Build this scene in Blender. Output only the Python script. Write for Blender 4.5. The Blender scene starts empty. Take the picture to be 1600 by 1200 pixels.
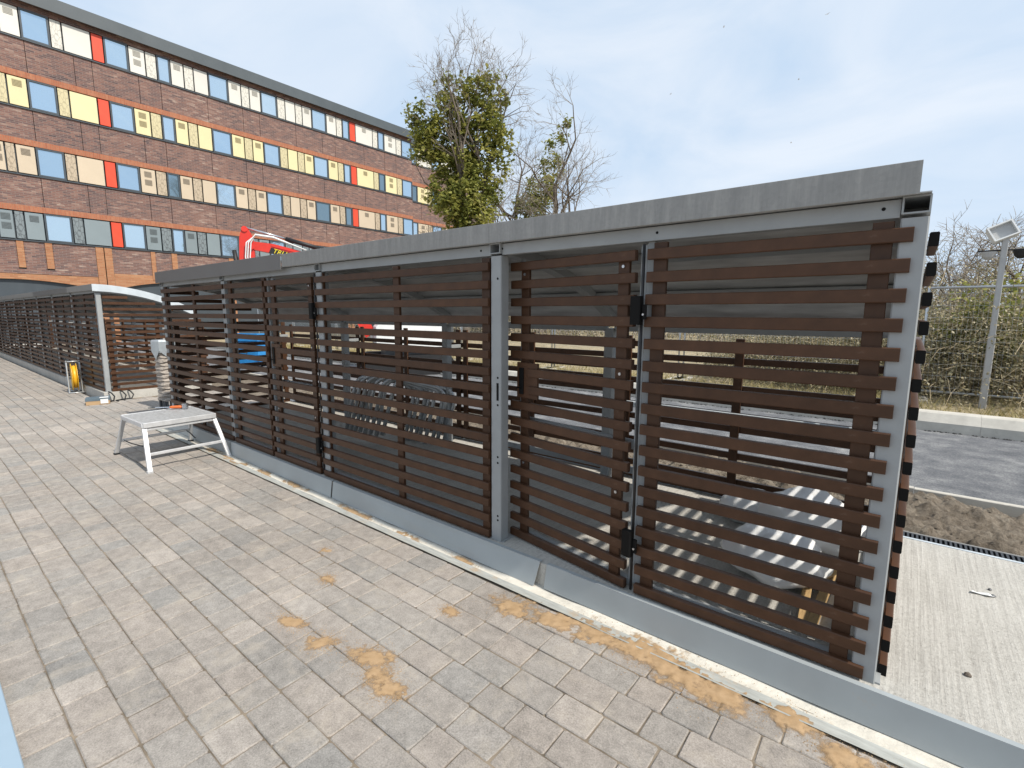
import bpy, math, random
import numpy as np
from mathutils import Vector, Matrix, noise
random.seed(7)
S = bpy.context.scene
COL = S.collection
R = math.radians

# ------------------------------------------------------------------ camera
F_PX, PITCH, ROLL, YAW, CAM_H = 768.0, 0.1415, 0.004, 0.8935, 1.68
_a = math.pi - YAW
_h = Vector((math.cos(_a), math.sin(_a), 0)); _r = Vector((math.sin(_a), -math.cos(_a), 0)); _u = Vector((0, 0, 1))
FW = _h * math.cos(PITCH) - _u * math.sin(PITCH); CU = _h * math.sin(PITCH) + _u * math.cos(PITCH)
RT = _r * math.cos(ROLL) + CU * math.sin(ROLL); CU = -_r * math.sin(ROLL) + CU * math.cos(ROLL)
cam_data = bpy.data.cameras.new('camera'); cam = bpy.data.objects.new('camera', cam_data); COL.objects.link(cam)
cam_data.sensor_width = 36.0; cam_data.lens = 36.0 * F_PX / 1600.0
cam_data.clip_start = 0.05; cam_data.clip_end = 3000
cam.matrix_world = Matrix(((RT.x, CU.x, -FW.x, 0), (RT.y, CU.y, -FW.y, 0), (RT.z, CU.z, -FW.z, CAM_H), (0, 0, 0, 1)))
S.camera = cam

def project(p):
    v = Vector(p) - Vector((0, 0, CAM_H)); d = v.dot(FW)
    if d <= 0.05: return None
    return 800 + F_PX * v.dot(RT) / d, 600 - F_PX * v.dot(CU) / d, d

# ------------------------------------------------------------------ world, sun, exposure
SUN_TO = Vector((0.90, 0.030, 1.0)).normalized()
w = bpy.data.worlds.new('World'); S.world = w; w.use_nodes = True
nt = w.node_tree; nt.nodes.clear()
out = nt.nodes.new('ShaderNodeOutputWorld'); bg = nt.nodes.new('ShaderNodeBackground'); bg.inputs[1].default_value = 0.105
sky = nt.nodes.new('ShaderNodeTexSky'); sky.sky_type = 'NISHITA'; sky.sun_disc = False
sky.sun_elevation = math.asin(SUN_TO.z); sky.sun_rotation = math.atan2(SUN_TO.x, SUN_TO.y)
sky.air_density = 1.0; sky.dust_density = 1.6; sky.ozone_density = 1.6; sky.altitude = 50
tc = nt.nodes.new('ShaderNodeTexCoord'); mp = nt.nodes.new('ShaderNodeMapping'); mp.inputs['Scale'].default_value = (1.0, 1.0, 2.6)
nz = nt.nodes.new('ShaderNodeTexNoise'); nz.inputs['Scale'].default_value = 2.3; nz.inputs['Detail'].default_value = 6; nz.inputs['Roughness'].default_value = 0.55
nz.inputs['Distortion'].default_value = 0.6
cr = nt.nodes.new('ShaderNodeMapRange'); cr.inputs[1].default_value = 0.36; cr.inputs[2].default_value = 0.66; cr.inputs[3].default_value = 0.0; cr.inputs[4].default_value = 1.0
mx = nt.nodes.new('ShaderNodeMix'); mx.data_type = 'RGBA'; mx.inputs[0].default_value = 0.88
nt.links.new(tc.outputs['Generated'], mp.inputs[0]); nt.links.new(mp.outputs[0], nz.inputs[0])
nt.links.new(nz.outputs['Fac'], cr.inputs[0])
veil = nt.nodes.new('ShaderNodeMix'); veil.data_type = 'RGBA'; veil.inputs[6].default_value = (5.55, 6.9, 8.55, 1); veil.inputs[7].default_value = (7.6, 8.3, 9.2, 1)
nt.links.new(cr.outputs[0], veil.inputs[0]); nt.links.new(veil.outputs[2], mx.inputs[7])
nt.links.new(sky.outputs[0], mx.inputs[6]); nt.links.new(mx.outputs[2], bg.inputs[0]); nt.links.new(bg.outputs[0], out.inputs[0])
sl = bpy.data.lights.new('sun', 'SUN'); sl.energy = 4.4; sl.angle = R(0.9); sl.color = (1.0, 0.93, 0.83)
so = bpy.data.objects.new('sun', sl); COL.objects.link(so); so.rotation_euler = SUN_TO.to_track_quat('Z', 'Y').to_euler()
vs = S.view_settings; vs.view_transform = 'Standard'; vs.look = 'None'; vs.exposure = 0.15; vs.gamma = 1.0; vs.use_curve_mapping = False

# ------------------------------------------------------------------ materials
def newmat(name):
    m = bpy.data.materials.new(name); m.use_nodes = True
    n = m.node_tree.nodes; return m, n, m.node_tree.links, n['Principled BSDF']
def N(n, t, **k):
    x = n.new(t)
    for a, b in k.items():
        if a in x.inputs: x.inputs[a].default_value = b
        else: setattr(x, a, b)
    return x
def ramp(n, stops, interp='LINEAR'):
    r = n.new('ShaderNodeValToRGB'); e = r.color_ramp.elements; r.color_ramp.interpolation = interp
    while len(e) < len(stops): e.new(0.5)
    for i, (p, c) in enumerate(stops):
        e[i].position = p; e[i].color = (c[0], c[1], c[2], 1)
    return r
def simple(name, col, rough=0.5, metal=0.0, var=0.12, scale=6.0, bump=0.0, bscale=60.0, spec=0.5, stretch=(1, 1, 1), rvar=0.1, objvar=0.0, dirt=None):
    """base colour with soft mottling, roughness variation and optional fine relief"""
    m, n, l, b = newmat(name)
    co = N(n, 'ShaderNodeTexCoord'); mpn = N(n, 'ShaderNodeMapping'); mpn.inputs['Scale'].default_value = stretch
    l.new(co.outputs['Object'], mpn.inputs[0])
    t = N(n, 'ShaderNodeTexNoise', Scale=scale, Detail=8.0, Roughness=0.6); l.new(mpn.outputs[0], t.inputs['Vector'])
    lo = tuple(c * (1 - var) for c in col); hi = tuple(min(1, c * (1 + var)) for c in col)
    rp = ramp(n, [(0.3, lo), (0.7, hi)]); l.new(t.outputs['Fac'], rp.inputs[0]); src = rp.outputs[0]
    if dirt:
        t3 = N(n, 'ShaderNodeTexNoise', Scale=dirt[1], Detail=10.0, Roughness=0.7); l.new(co.outputs['Object'], t3.inputs['Vector'])
        r3 = ramp(n, [(dirt[2], (0, 0, 0)), (min(1, dirt[2] + 0.15), (1, 1, 1))]); l.new(t3.outputs['Fac'], r3.inputs[0])
        mm = N(n, 'ShaderNodeMix', data_type='RGBA'); l.new(r3.outputs[0], mm.inputs[0]); l.new(src, mm.inputs[6]); mm.inputs[7].default_value = (*dirt[0], 1); src = mm.outputs[2]
    if objvar:
        oi = N(n, 'ShaderNodeObjectInfo'); mr = N(n, 'ShaderNodeMapRange'); mr.inputs[3].default_value = 1 - objvar; mr.inputs[4].default_value = 1 + objvar
        l.new(oi.outputs['Random'], mr.inputs[0]); mm = N(n, 'ShaderNodeMix', data_type='RGBA', blend_type='MULTIPLY'); mm.inputs[0].default_value = 1
        l.new(src, mm.inputs[6]); l.new(mr.outputs[0], mm.inputs[7]); src = mm.outputs[2]
    l.new(src, b.inputs['Base Color'])
    rr = N(n, 'ShaderNodeMapRange'); rr.inputs[3].default_value = max(0.02, rough - rvar); rr.inputs[4].default_value = min(1, rough + rvar)
    l.new(t.outputs['Fac'], rr.inputs[0]); l.new(rr.outputs[0], b.inputs['Roughness'])
    b.inputs['Metallic'].default_value = metal; b.inputs['Specular IOR Level'].default_value = spec
    if bump:
        t2 = N(n, 'ShaderNodeTexNoise', Scale=bscale, Detail=6.0, Roughness=0.65); l.new(mpn.outputs[0], t2.inputs['Vector'])
        bp = N(n, 'ShaderNodeBump', Strength=bump, Distance=0.02); l.new(t2.outputs['Fac'], bp.inputs['Height']); l.new(bp.outputs[0], b.inputs['Normal'])
    return m

M = {}
M['slat'] = simple('brown_powder_coat', (0.070, 0.033, 0.017), 0.42, 0, 0.24, 9, 0.03, 160, 0.28, (1, 1, 1), 0.08, 0.12, dirt=((0.115, 0.072, 0.05), 14, 0.63))
M['cap'] = simple('black_plastic', (0.006, 0.006, 0.006), 0.6, 0, 0.2, 20, spec=0.15)
M['post'] = simple('grey_painted_steel', (0.30, 0.315, 0.32), 0.42, 0.0, 0.08, 5, 0.015, 150, 0.5, dirt=((0.27, 0.27, 0.26), 7, 0.62))
M['plinth'] = simple('grey_powder_coat', (0.33, 0.36, 0.37), 0.38, 0.0, 0.07, 2.5, 0.012, 260, 0.5, (1, 1, 1), 0.1, 0, dirt=((0.37, 0.33, 0.28), 5, 0.66))
M['dark_steel'] = simple('dark_steel', (0.10, 0.105, 0.11), 0.45, 0.3, 0.15, 8)
M['fascia_paint'] = simple('taupe_painted_fascia', (0.155, 0.15, 0.145), 0.4, 0.1, 0.06, 3)
M['alu'] = simple('brushed_aluminium', (0.66, 0.67, 0.68), 0.36, 0.40, 0.10, 14, 0.03, 120, 0.5, (1, 1, 1), 0.1, 0, dirt=((0.35, 0.34, 0.32), 30, 0.66))
M['deck'] = simple('ribbed_deck', (0.50, 0.51, 0.52), 0.45, 0.4, 0.15, 30, dirt=((0.30, 0.29, 0.27), 25, 0.6))
M['white_metal'] = simple('pale_galvanised_sheet', (0.60, 0.65, 0.68), 0.42, 0.35, 0.08, 6)
M['steel_bright'] = simple('bright_steel', (0.55, 0.56, 0.58), 0.28, 0.9, 0.1, 20)
M['roof_under'] = simple('dull_roof_sheet', (0.50, 0.51, 0.51), 0.42, 0.3, 0.30, 2.2, 0.05, 5, 0.5, (1, 4, 1))
M['concrete_kerb'] = simple('kerb_concrete', (0.50, 0.475, 0.42), 0.85, 0, 0.14, 5, 0.25, 90, 0.3, objvar=0.06, dirt=((0.30, 0.27, 0.23), 9, 0.62))
M['edging'] = simple('worn_grey_edging', (0.40, 0.41, 0.385), 0.7, 0.1, 0.2, 8, 0.15, 60, 0.4, (1, 6, 1), dirt=((0.46, 0.33, 0.20), 5, 0.56))
M['strip'] = simple('pale_bedding_concrete', (0.62, 0.59, 0.52), 0.9, 0, 0.15, 14, 0.3, 80, 0.3, dirt=((0.47, 0.34, 0.20), 6, 0.62))
M['red'] = simple('excavator_red', (0.62, 0.035, 0.022), 0.35, 0, 0.10, 4, dirt=((0.35, 0.06, 0.04), 6, 0.66))
M['yellow'] = simple('yellow_plastic', (0.72, 0.42, 0.02), 0.45, 0, 0.1, 10)
M['black'] = simple('black_rubber', (0.012, 0.012, 0.013), 0.55, 0, 0.3, 15)
M['orange'] = simple('orange_grip', (0.62, 0.14, 0.03), 0.5, 0, 0.1, 30)
M['timber'] = simple('pale_timber', (0.42, 0.28, 0.13), 0.75, 0, 0.25, 9, 0.15, 40, 0.3, (1, 8, 8))
M['card'] = simple('brown_cardboard', (0.40, 0.27, 0.15), 0.85, 0, 0.1, 8)
M['bluelid'] = simple('slate_blue_lid', (0.10, 0.14, 0.17), 0.6, 0, 0.15, 8)
M['blue'] = simple('sky_blue_paint', (0.03, 0.26, 0.62), 0.4, 0, 0.15, 4)
M['white'] = simple('off_white', (0.72, 0.73, 0.72), 0.6, 0, 0.06, 5)
M['glassdark'] = simple('dark_glass', (0.02, 0.03, 0.035), 0.08, 0, 0.1, 3, spec=0.8)
M['bluefilm'] = simple('pale_blue_film', (0.29, 0.385, 0.47), 0.4, 0.0, 0.04, 3, 0.02, 300)
M['wrap'] = simple('crumpled_brown_wrap', (0.34, 0.30, 0.26), 0.5, 0, 0.2, 10, 0.9, 14, 0.5, (1, 1, 3))
M['tape'] = simple('silver_tape_cap', (0.52, 0.57, 0.60), 0.35, 0.5, 0.1, 8, 0.3, 20)
M['bark'] = simple('bark', (0.16, 0.135, 0.11), 0.9, 0, 0.25, 6, 0.3, 30, 0.2)
M['twig'] = simple('twig_bark', (0.27, 0.235, 0.195), 0.9, 0, 0.25, 1.5, spec=0.2)
M['stem'] = simple('dry_stem', (0.40, 0.33, 0.22), 0.9, 0, 0.35, 1.0, spec=0.2)
M['tarmac_dark'] = simple('tarmac_edge', (0.02, 0.02, 0.022), 0.8, 0, 0.3, 40, 0.5, 120)
M['pallet_steel'] = simple('galv_fence_tube', (0.50, 0.52, 0.53), 0.4, 0.6, 0.1, 6)
M['lampgrey'] = simple('grey_lamp_casting', (0.42, 0.42, 0.41), 0.55, 0.1, 0.1, 6)
M['frame_dark'] = simple('anthracite_frame', (0.055, 0.068, 0.08), 0.4, 0.0, 0.08, 2)
M['roof_dark'] = simple('anthracite_roof_trim', (0.072, 0.088, 0.098), 0.45, 0.0, 0.07, 1)
M['cream'] = simple('white_cladding', (0.62, 0.61, 0.565), 0.5, 0, 0.03, 0.7, objvar=0.04)
M['primrose'] = simple('primrose_cladding', (0.66, 0.585, 0.34), 0.5, 0, 0.03, 0.7, objvar=0.04)
M['beige'] = simple('beige_cladding', (0.54, 0.45, 0.335), 0.5, 0, 0.03, 0.7, objvar=0.04)
M['slate'] = simple('grey_cladding', (0.20, 0.245, 0.265), 0.5, 0, 0.03, 0.7, objvar=0.05)
M['vermilion'] = simple('vermilion_cladding', (0.64, 0.065, 0.025), 0.5, 0, 0.10, 2.5)
M['gutter_dark'] = simple('drain_iron', (0.055, 0.06, 0.068), 0.5, 0.4, 0.2, 20)

def perforated(name, base, dark):
    m, n, l, b = newmat(name); co = N(n, 'ShaderNodeTexCoord'); mpn = N(n, 'ShaderNodeMapping'); mpn.inputs['Scale'].default_value = (1, 1, 0.42)
    l.new(co.outputs['Object'], mpn.inputs[0]); v = N(n, 'ShaderNodeTexVoronoi', Scale=8.5, feature='DISTANCE_TO_EDGE'); l.new(mpn.outputs[0], v.inputs['Vector'])
    r = ramp(n, [(0.02, dark), (0.085, base)]); l.new(v.outputs['Distance'], r.inputs[0]); l.new(r.outputs[0], b.inputs['Base Color']); b.inputs['Roughness'].default_value = 0.55
    return m
M['cream_p'] = perforated('white_perforated', (0.62, 0.61, 0.55), (0.42, 0.41, 0.37))
M['primrose_p'] = perforated('primrose_perforated', (0.55, 0.49, 0.30), (0.39, 0.345, 0.21))
M['beige_p'] = perforated('beige_perforated', (0.45, 0.37, 0.27), (0.28, 0.23, 0.165))
M['slate_p'] = perforated('grey_perforated', (0.18, 0.215, 0.23), (0.085, 0.10, 0.11))

for _k, _c in (('cream', (0.40, 0.39, 0.35)), ('primrose', (0.36, 0.31, 0.17)), ('beige', (0.27, 0.225, 0.17)), ('slate', (0.115, 0.14, 0.15))): M[_k + '_v'] = simple(_k + '_vent', _c, 0.6, 0, 0.05, 3)

def galv():
    m, n, l, b = newmat('weathered_galvanised')
    co = N(n, 'ShaderNodeTexCoord'); v = N(n, 'ShaderNodeTexVoronoi', Scale=70.0); l.new(co.outputs['Object'], v.inputs['Vector'])
    mpn = N(n, 'ShaderNodeMapping'); mpn.inputs['Scale'].default_value = (14, 14, 1.6); l.new(co.outputs['Object'], mpn.inputs[0])
    t = N(n, 'ShaderNodeTexNoise', Scale=2.2, Detail=9.0, Roughness=0.65); l.new(mpn.outputs[0], t.inputs['Vector'])
    mm = N(n, 'ShaderNodeMix', data_type='FLOAT'); mm.inputs[0].default_value = 0.88; l.new(v.outputs['Color'], mm.inputs[2]); l.new(t.outputs['Fac'], mm.inputs[3])
    r = ramp(n, [(0.25, (0.215, 0.212, 0.202)), (0.5, (0.28, 0.275, 0.262)), (0.75, (0.36, 0.352, 0.333))]); l.new(mm.outputs[0], r.inputs[0])
    l.new(r.outputs[0], b.inputs['Base Color']); b.inputs['Metallic'].default_value = 0.35
    rr = N(n, 'ShaderNodeMapRange'); rr.inputs[3].default_value = 0.35; rr.inputs[4].default_value = 0.65; l.new(mm.outputs[0], rr.inputs[0]); l.new(rr.outputs[0], b.inputs['Roughness'])
    return m
M['galv'] = galv()

def glassmat():
    m, n, l, b = newmat('coated_window_glass'); b.inputs['Base Color'].default_value = (0.36, 0.53, 0.68, 1); b.inputs['Metallic'].default_value = 0.82; b.inputs['Roughness'].default_value = 0.04
    co = N(n, 'ShaderNodeTexCoord'); t = N(n, 'ShaderNodeTexNoise', Scale=0.6, Detail=2.0); l.new(co.outputs['Object'], t.inputs['Vector'])
    bp = N(n, 'ShaderNodeBump', Strength=0.05, Distance=0.3); l.new(t.outputs['Fac'], bp.inputs['Height']); l.new(bp.outputs[0], b.inputs['Normal'])
    oi = N(n, 'ShaderNodeObjectInfo'); r = ramp(n, [(0.0, (0.16, 0.21, 0.23)), (0.12, (0.30, 0.42, 0.50)), (0.3, (0.46, 0.61, 0.74)), (1.0, (0.58, 0.71, 0.80))]); l.new(oi.outputs['Random'], r.inputs[0]); l.new(r.outputs[0], b.inputs['Base Color'])  # a few panes coloured darker, standing in for dark tree reflections
    return m
M['glass'] = glassmat()

def brickmat(name, cols, mortar, vertical=False):
    m, n, l, b = newmat(name); co = N(n, 'ShaderNodeTexCoord'); sp = N(n, 'ShaderNodeSeparateXYZ'); cb = N(n, 'ShaderNodeCombineXYZ')
    l.new(co.outputs['Object'], sp.inputs[0])
    ad = N(n, 'ShaderNodeMath', operation='ADD'); l.new(sp.outputs['X'], ad.inputs[0]); l.new(sp.outputs['Y'], ad.inputs[1])
    if vertical: l.new(sp.outputs['Z'], cb.inputs[0]); l.new(ad.outputs[0], cb.inputs[1])
    else: l.new(ad.outputs[0], cb.inputs[0]); l.new(sp.outputs['Z'], cb.inputs[1])
    br = N(n, 'ShaderNodeTexBrick'); br.inputs['Scale'].default_value = 1.0; br.inputs['Brick Width'].default_value = 0.30; br.inputs['Row Height'].default_value = 0.085
    br.inputs['Mortar Size'].default_value = 0.009; br.inputs['Color1'].default_value = (0, 0, 0, 1); br.inputs['Color2'].default_value = (1, 1, 1, 1); br.inputs['Mortar'].default_value = (0.5, 0.5, 0.5, 1); br.inputs['Bias'].default_value = 0.0
    l.new(cb.outputs[0], br.inputs['Vector'])
    mpn = N(n, 'ShaderNodeMapping'); mpn.inputs['Scale'].default_value = (1.3, 6.5, 1); l.new(cb.outputs[0], mpn.inputs[0])
    t = N(n, 'ShaderNodeTexNoise', Scale=1.5, Detail=4.0, Roughness=0.75); l.new(mpn.outputs[0], t.inputs['Vector'])
    t2 = N(n, 'ShaderNodeTexNoise', Scale=0.35, Detail=3.0); l.new(co.outputs['Object'], t2.inputs['Vector'])
    a1 = N(n, 'ShaderNodeMath', operation='MULTIPLY_ADD'); a1.inputs[1].default_value = 0.45; l.new(br.outputs['Color'], a1.inputs[0]); l.new(t.outputs['Fac'], a1.inputs[2])
    a2 = N(n, 'ShaderNodeMath', operation='MULTIPLY_ADD'); a2.inputs[1].default_value = 0.5; l.new(t2.outputs['Fac'], a2.inputs[0]); l.new(a1.outputs[0], a2.inputs[2])
    a3 = N(n, 'ShaderNodeMapRange'); a3.inputs[1].default_value = 0.55; a3.inputs[2].default_value = 1.4; l.new(a2.outputs[0], a3.inputs[0])
    r = ramp(n, cols); l.new(a3.outputs[0], r.inputs[0])
    mm = N(n, 'ShaderNodeMix', data_type='RGBA'); l.new(br.outputs['Fac'], mm.inputs[0]); l.new(r.outputs[0], mm.inputs[6]); mm.inputs[7].default_value = (*mortar, 1)
    l.new(mm.outputs[2], b.inputs['Base Color']); b.inputs['Roughness'].default_value = 0.85; b.inputs['Specular IOR Level'].default_value = 0.3
    bp = N(n, 'ShaderNodeBump', Strength=0.6, Distance=0.01, invert=True); l.new(br.outputs['Fac'], bp.inputs['Height']); l.new(bp.outputs[0], b.inputs['Normal'])
    return m
M['brick'] = brickmat('mixed_purple_brick', [(0.05, (0.062, 0.048, 0.055)), (0.35, (0.150, 0.092, 0.086)), (0.6, (0.205, 0.108, 0.088)), (0.8, (0.27, 0.17, 0.14)), (0.97, (0.40, 0.32, 0.27))], (0.24, 0.195, 0.17))
M['brick_orange'] = brickmat('orange_brick', [(0.0, (0.30, 0.125, 0.062)), (0.5, (0.38, 0.175, 0.09)), (1.0, (0.46, 0.245, 0.135))], (0.36, 0.22, 0.13))
M['brick_soldier'] = brickmat('orange_soldier_brick', [(0.0, (0.31, 0.105, 0.06)), (0.5, (0.37, 0.14, 0.078)), (1.0, (0.43, 0.19, 0.11))], (0.34, 0.18, 0.11), True)

def pavermat(name, attr=False):
    m, n, l, b = newmat(name); co = N(n, 'ShaderNodeTexCoord'); ge = N(n, 'ShaderNodeNewGeometry')
    if attr:
        at = N(n, 'ShaderNodeAttribute'); at.attribute_name = 'rnd'; rnd = at.outputs['Fac']
    else:
        rnd = N(n, 'ShaderNodeObjectInfo').outputs['Random']
    rp = ramp(n, [(0.0, (0.238, 0.229, 0.215)), (0.10, (0.282, 0.257, 0.231)), (0.3, (0.300, 0.268, 0.238)), (0.5, (0.290, 0.266, 0.240)), (0.68, (0.268, 0.253, 0.233)), (0.82, (0.308, 0.274, 0.242)), (0.92, (0.350, 0.316, 0.282)), (1.0, (0.248, 0.240, 0.226))])
    l.new(rnd, rp.inputs[0])
    big = N(n, 'ShaderNodeTexNoise', Scale=1.1, Detail=5.0, Roughness=0.6); l.new(ge.outputs['Position'], big.inputs['Vector'])
    md = N(n, 'ShaderNodeTexNoise', Scale=16.0, Detail=7.0, Roughness=0.68); l.new(ge.outputs['Position'], md.inputs['Vector'])
    fi = N(n, 'ShaderNodeTexNoise', Scale=135.0, Detail=5.0, Roughness=0.85); l.new(ge.outputs['Position'], fi.inputs['Vector'])
    f2 = N(n, 'ShaderNodeMath', operation='MULTIPLY'); f2.inputs[1].default_value = 1.7; l.new(fi.outputs['Fac'], f2.inputs[0])
    s1 = N(n, 'ShaderNodeMath', operation='MULTIPLY_ADD'); s1.inputs[1].default_value = 0.9; l.new(md.outputs['Fac'], s1.inputs[0]); l.new(f2.outputs[0], s1.inputs[2])
    s2 = N(n, 'ShaderNodeMath', operation='MULTIPLY_ADD'); s2.inputs[1].default_value = 0.6; l.new(big.outputs['Fac'], s2.inputs[0]); l.new(s1.outputs[0], s2.inputs[2])
    mr = N(n, 'ShaderNodeMapRange'); mr.inputs[1].default_value = 1.08; mr.inputs[2].default_value = 2.12; mr.inputs[3].default_value = 0.42; mr.inputs[4].default_value = 1.74; l.new(s2.outputs[0], mr.inputs[0])
    mu = N(n, 'ShaderNodeMix', data_type='RGBA', blend_type='MULTIPLY'); mu.inputs[0].default_value = 1; l.new(rp.outputs[0], mu.inputs[6]); l.new(mr.outputs[0], mu.inputs[7])
    # pale dusting of bedding sand and mortar bloom
    ef = N(n, 'ShaderNodeTexNoise', Scale=5.0, Detail=9.0, Roughness=0.75, Distortion=0.5); l.new(ge.outputs['Position'], ef.inputs['Vector'])
    er = ramp(n, [(0.52, (0, 0, 0)), (0.74, (0.55, 0.55, 0.55))]); l.new(ef.outputs['Fac'], er.inputs[0])
    m2 = N(n, 'ShaderNodeMix', data_type='RGBA'); l.new(er.outputs[0], m2.inputs[0]); l.new(mu.outputs[2], m2.inputs[6]); m2.inputs[7].default_value = (0.50, 0.44, 0.36, 1)
    l.new(m2.outputs[2], b.inputs['Base Color']); b.inputs['Roughness'].default_value = 0.9; b.inputs['Specular IOR Level'].default_value = 0.25
    bp = N(n, 'ShaderNodeBump', Strength=0.45, Distance=0.006); l.new(s1.outputs[0], bp.inputs['Height']); l.new(bp.outputs[0], b.inputs['Normal'])
    return m
M['paver'] = pavermat('weathered_paver'); M['paver_field'] = pavermat('weathered_paver_field', True)
M['joint'] = simple('joint_sand', (0.20, 0.165, 0.125), 0.95, 0, 0.5, 6, 0.3, 120, 0.2)
M['sand'] = simple('orange_sand', (0.46, 0.285, 0.14), 0.95, 0, 0.16, 14, 0.5, 220, 0.2)

def sandmat():
    m, n, l, b = newmat('orange_sand'); ge = N(n, 'ShaderNodeNewGeometry'); at = N(n, 'ShaderNodeAttribute'); at.attribute_name = 'rnd'
    t = N(n, 'ShaderNodeTexNoise', Scale=20.0, Detail=7.0, Roughness=0.7); l.new(ge.outputs['Position'], t.inputs['Vector'])
    f = N(n, 'ShaderNodeTexNoise', Scale=260.0, Detail=4.0, Roughness=0.8); l.new(ge.outputs['Position'], f.inputs['Vector'])
    r = ramp(n, [(0.3, (0.34, 0.225, 0.12)), (0.7, (0.46, 0.32, 0.19))]); l.new(t.outputs['Fac'], r.inputs[0]); l.new(r.outputs[0], b.inputs['Base Color']); b.inputs['Roughness'].default_value = 0.95; b.inputs['Specular IOR Level'].default_value = 0.2
    bp = N(n, 'ShaderNodeBump', Strength=0.5, Distance=0.004); l.new(f.outputs['Fac'], bp.inputs['Height']); l.new(bp.outputs[0], b.inputs['Normal'])
    s = N(n, 'ShaderNodeMath', operation='MULTIPLY_ADD'); s.inputs[1].default_value = 0.9; l.new(f.outputs['Fac'], s.inputs[0]); l.new(at.outputs['Fac'], s.inputs[2])
    s2 = N(n, 'ShaderNodeMath', operation='MULTIPLY_ADD'); s2.inputs[1].default_value = 0.7; l.new(t.outputs['Fac'], s2.inputs[0]); l.new(s.outputs[0], s2.inputs[2])
    mr = N(n, 'ShaderNodeMapRange'); mr.inputs[1].default_value = 1.06; mr.inputs[2].default_value = 1.62; l.new(s2.outputs[0], mr.inputs[0]); l.new(mr.outputs[0], b.inputs['Alpha'])
    return m
M['sand'] = sandmat()

def slabmat():
    m, n, l, b = newmat('brushed_concrete'); ge = N(n, 'ShaderNodeNewGeometry')
    mpn = N(n, 'ShaderNodeMapping'); mpn.inputs['Scale'].default_value = (60, 1.6, 1); l.new(ge.outputs['Position'], mpn.inputs[0])
    t = N(n, 'ShaderNodeTexNoise', Scale=1.0, Detail=6.0, Roughness=0.6); l.new(mpn.outputs[0], t.inputs['Vector'])
    f = N(n, 'ShaderNodeTexNoise', Scale=70.0, Detail=6.0, Roughness=0.7); l.new(ge.outputs['Position'], f.inputs['Vector'])
    g = N(n, 'ShaderNodeTexNoise', Scale=1.6, Detail=5.0, Roughness=0.6); l.new(ge.outputs['Position'], g.inputs['Vector'])
    v = N(n, 'ShaderNodeTexVoronoi', Scale=46.0); l.new(ge.outputs['Position'], v.inputs['Vector'])
    pr = ramp(n, [(0.02, (0.55, 0.55, 0.55)), (0.22, (1, 1, 1))]); l.new(v.outputs['Distance'], pr.inputs[0])
    s = N(n, 'ShaderNodeMath', operation='MULTIPLY_ADD'); s.inputs[1].default_value = 0.8; l.new(f.outputs['Fac'], s.inputs[0]); tm = N(n, 'ShaderNodeMath', operation='MULTIPLY'); tm.inputs[1].default_value = 0.6; l.new(t.outputs['Fac'], tm.inputs[0]); l.new(tm.outputs[0], s.inputs[2])
    s2 = N(n, 'ShaderNodeMath', operation='MULTIPLY_ADD'); s2.inputs[1].default_value = 0.5; l.new(g.outputs['Fac'], s2.inputs[0]); l.new(s.outputs[0], s2.inputs[2])
    r = ramp(n, [(0.30, (0.32, 0.305, 0.275)), (0.6, (0.475, 0.46, 0.42)), (0.85, (0.56, 0.545, 0.505))])
    mr = N(n, 'ShaderNodeMapRange'); mr.inputs[1].default_value = 0.38; mr.inputs[2].default_value = 1.46; l.new(s2.outputs[0], mr.inputs[0]); l.new(mr.outputs[0], r.inputs[0])
    mu = N(n, 'ShaderNodeMix', data_type='RGBA', blend_type='MULTIPLY'); mu.inputs[0].default_value = 0.8; l.new(r.outputs[0], mu.inputs[6]); l.new(pr.outputs[0], mu.inputs[7])
    l.new(mu.outputs[2], b.inputs['Base Color']); b.inputs['Roughness'].default_value = 0.9
    bp = N(n, 'ShaderNodeBump', Strength=0.9, Distance=0.008); l.new(s.outputs[0], bp.inputs['Height']); l.new(bp.outputs[0], b.inputs['Normal'])
    return m
M['slab'] = slabmat()
def groundmat(name, stops, scale, bscale, bump=0.6, dist=0.03):
    m, n, l, b = newmat(name); ge = N(n, 'ShaderNodeNewGeometry')
    t = N(n, 'ShaderNodeTexNoise', Scale=scale, Detail=10.0, Roughness=0.7); l.new(ge.outputs['Position'], t.inputs['Vector'])
    f = N(n, 'ShaderNodeTexNoise', Scale=bscale, Detail=6.0, Roughness=0.75); l.new(ge.outputs['Position'], f.inputs['Vector'])
    s = N(n, 'ShaderNodeMath', operation='MULTIPLY_ADD'); s.inputs[1].default_value = 0.9; l.new(f.outputs['Fac'], s.inputs[0]); l.new(t.outputs['Fac'], s.inputs[2])
    mr = N(n, 'ShaderNodeMapRange'); mr.inputs[1].default_value = 0.55; mr.inputs[2].default_value = 1.35; l.new(s.outputs[0], mr.inputs[0])
    r = ramp(n, stops); l.new(mr.outputs[0], r.inputs[0]); l.new(r.outputs[0], b.inputs['Base Color']); b.inputs['Roughness'].default_value = 0.92; b.inputs['Specular IOR Level'].default_value = 0.25
    bp = N(n, 'ShaderNodeBump', Strength=bump, Distance=dist); l.new(f.outputs['Fac'], bp.inputs['Height']); l.new(bp.outputs[0], b.inputs['Normal'])
    return m
M['soil'] = groundmat('stony_soil', [(0.1, (0.09, 0.07, 0.05)), (0.5, (0.21, 0.175, 0.135)), (0.9, (0.36, 0.315, 0.25))], 5, 30, 0.9, 0.04)
M['earth'] = groundmat('dry_earth', [(0.1, (0.22, 0.17, 0.12)), (0.5, (0.38, 0.31, 0.225)), (0.9, (0.50, 0.43, 0.32))], 0.6, 9)
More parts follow.
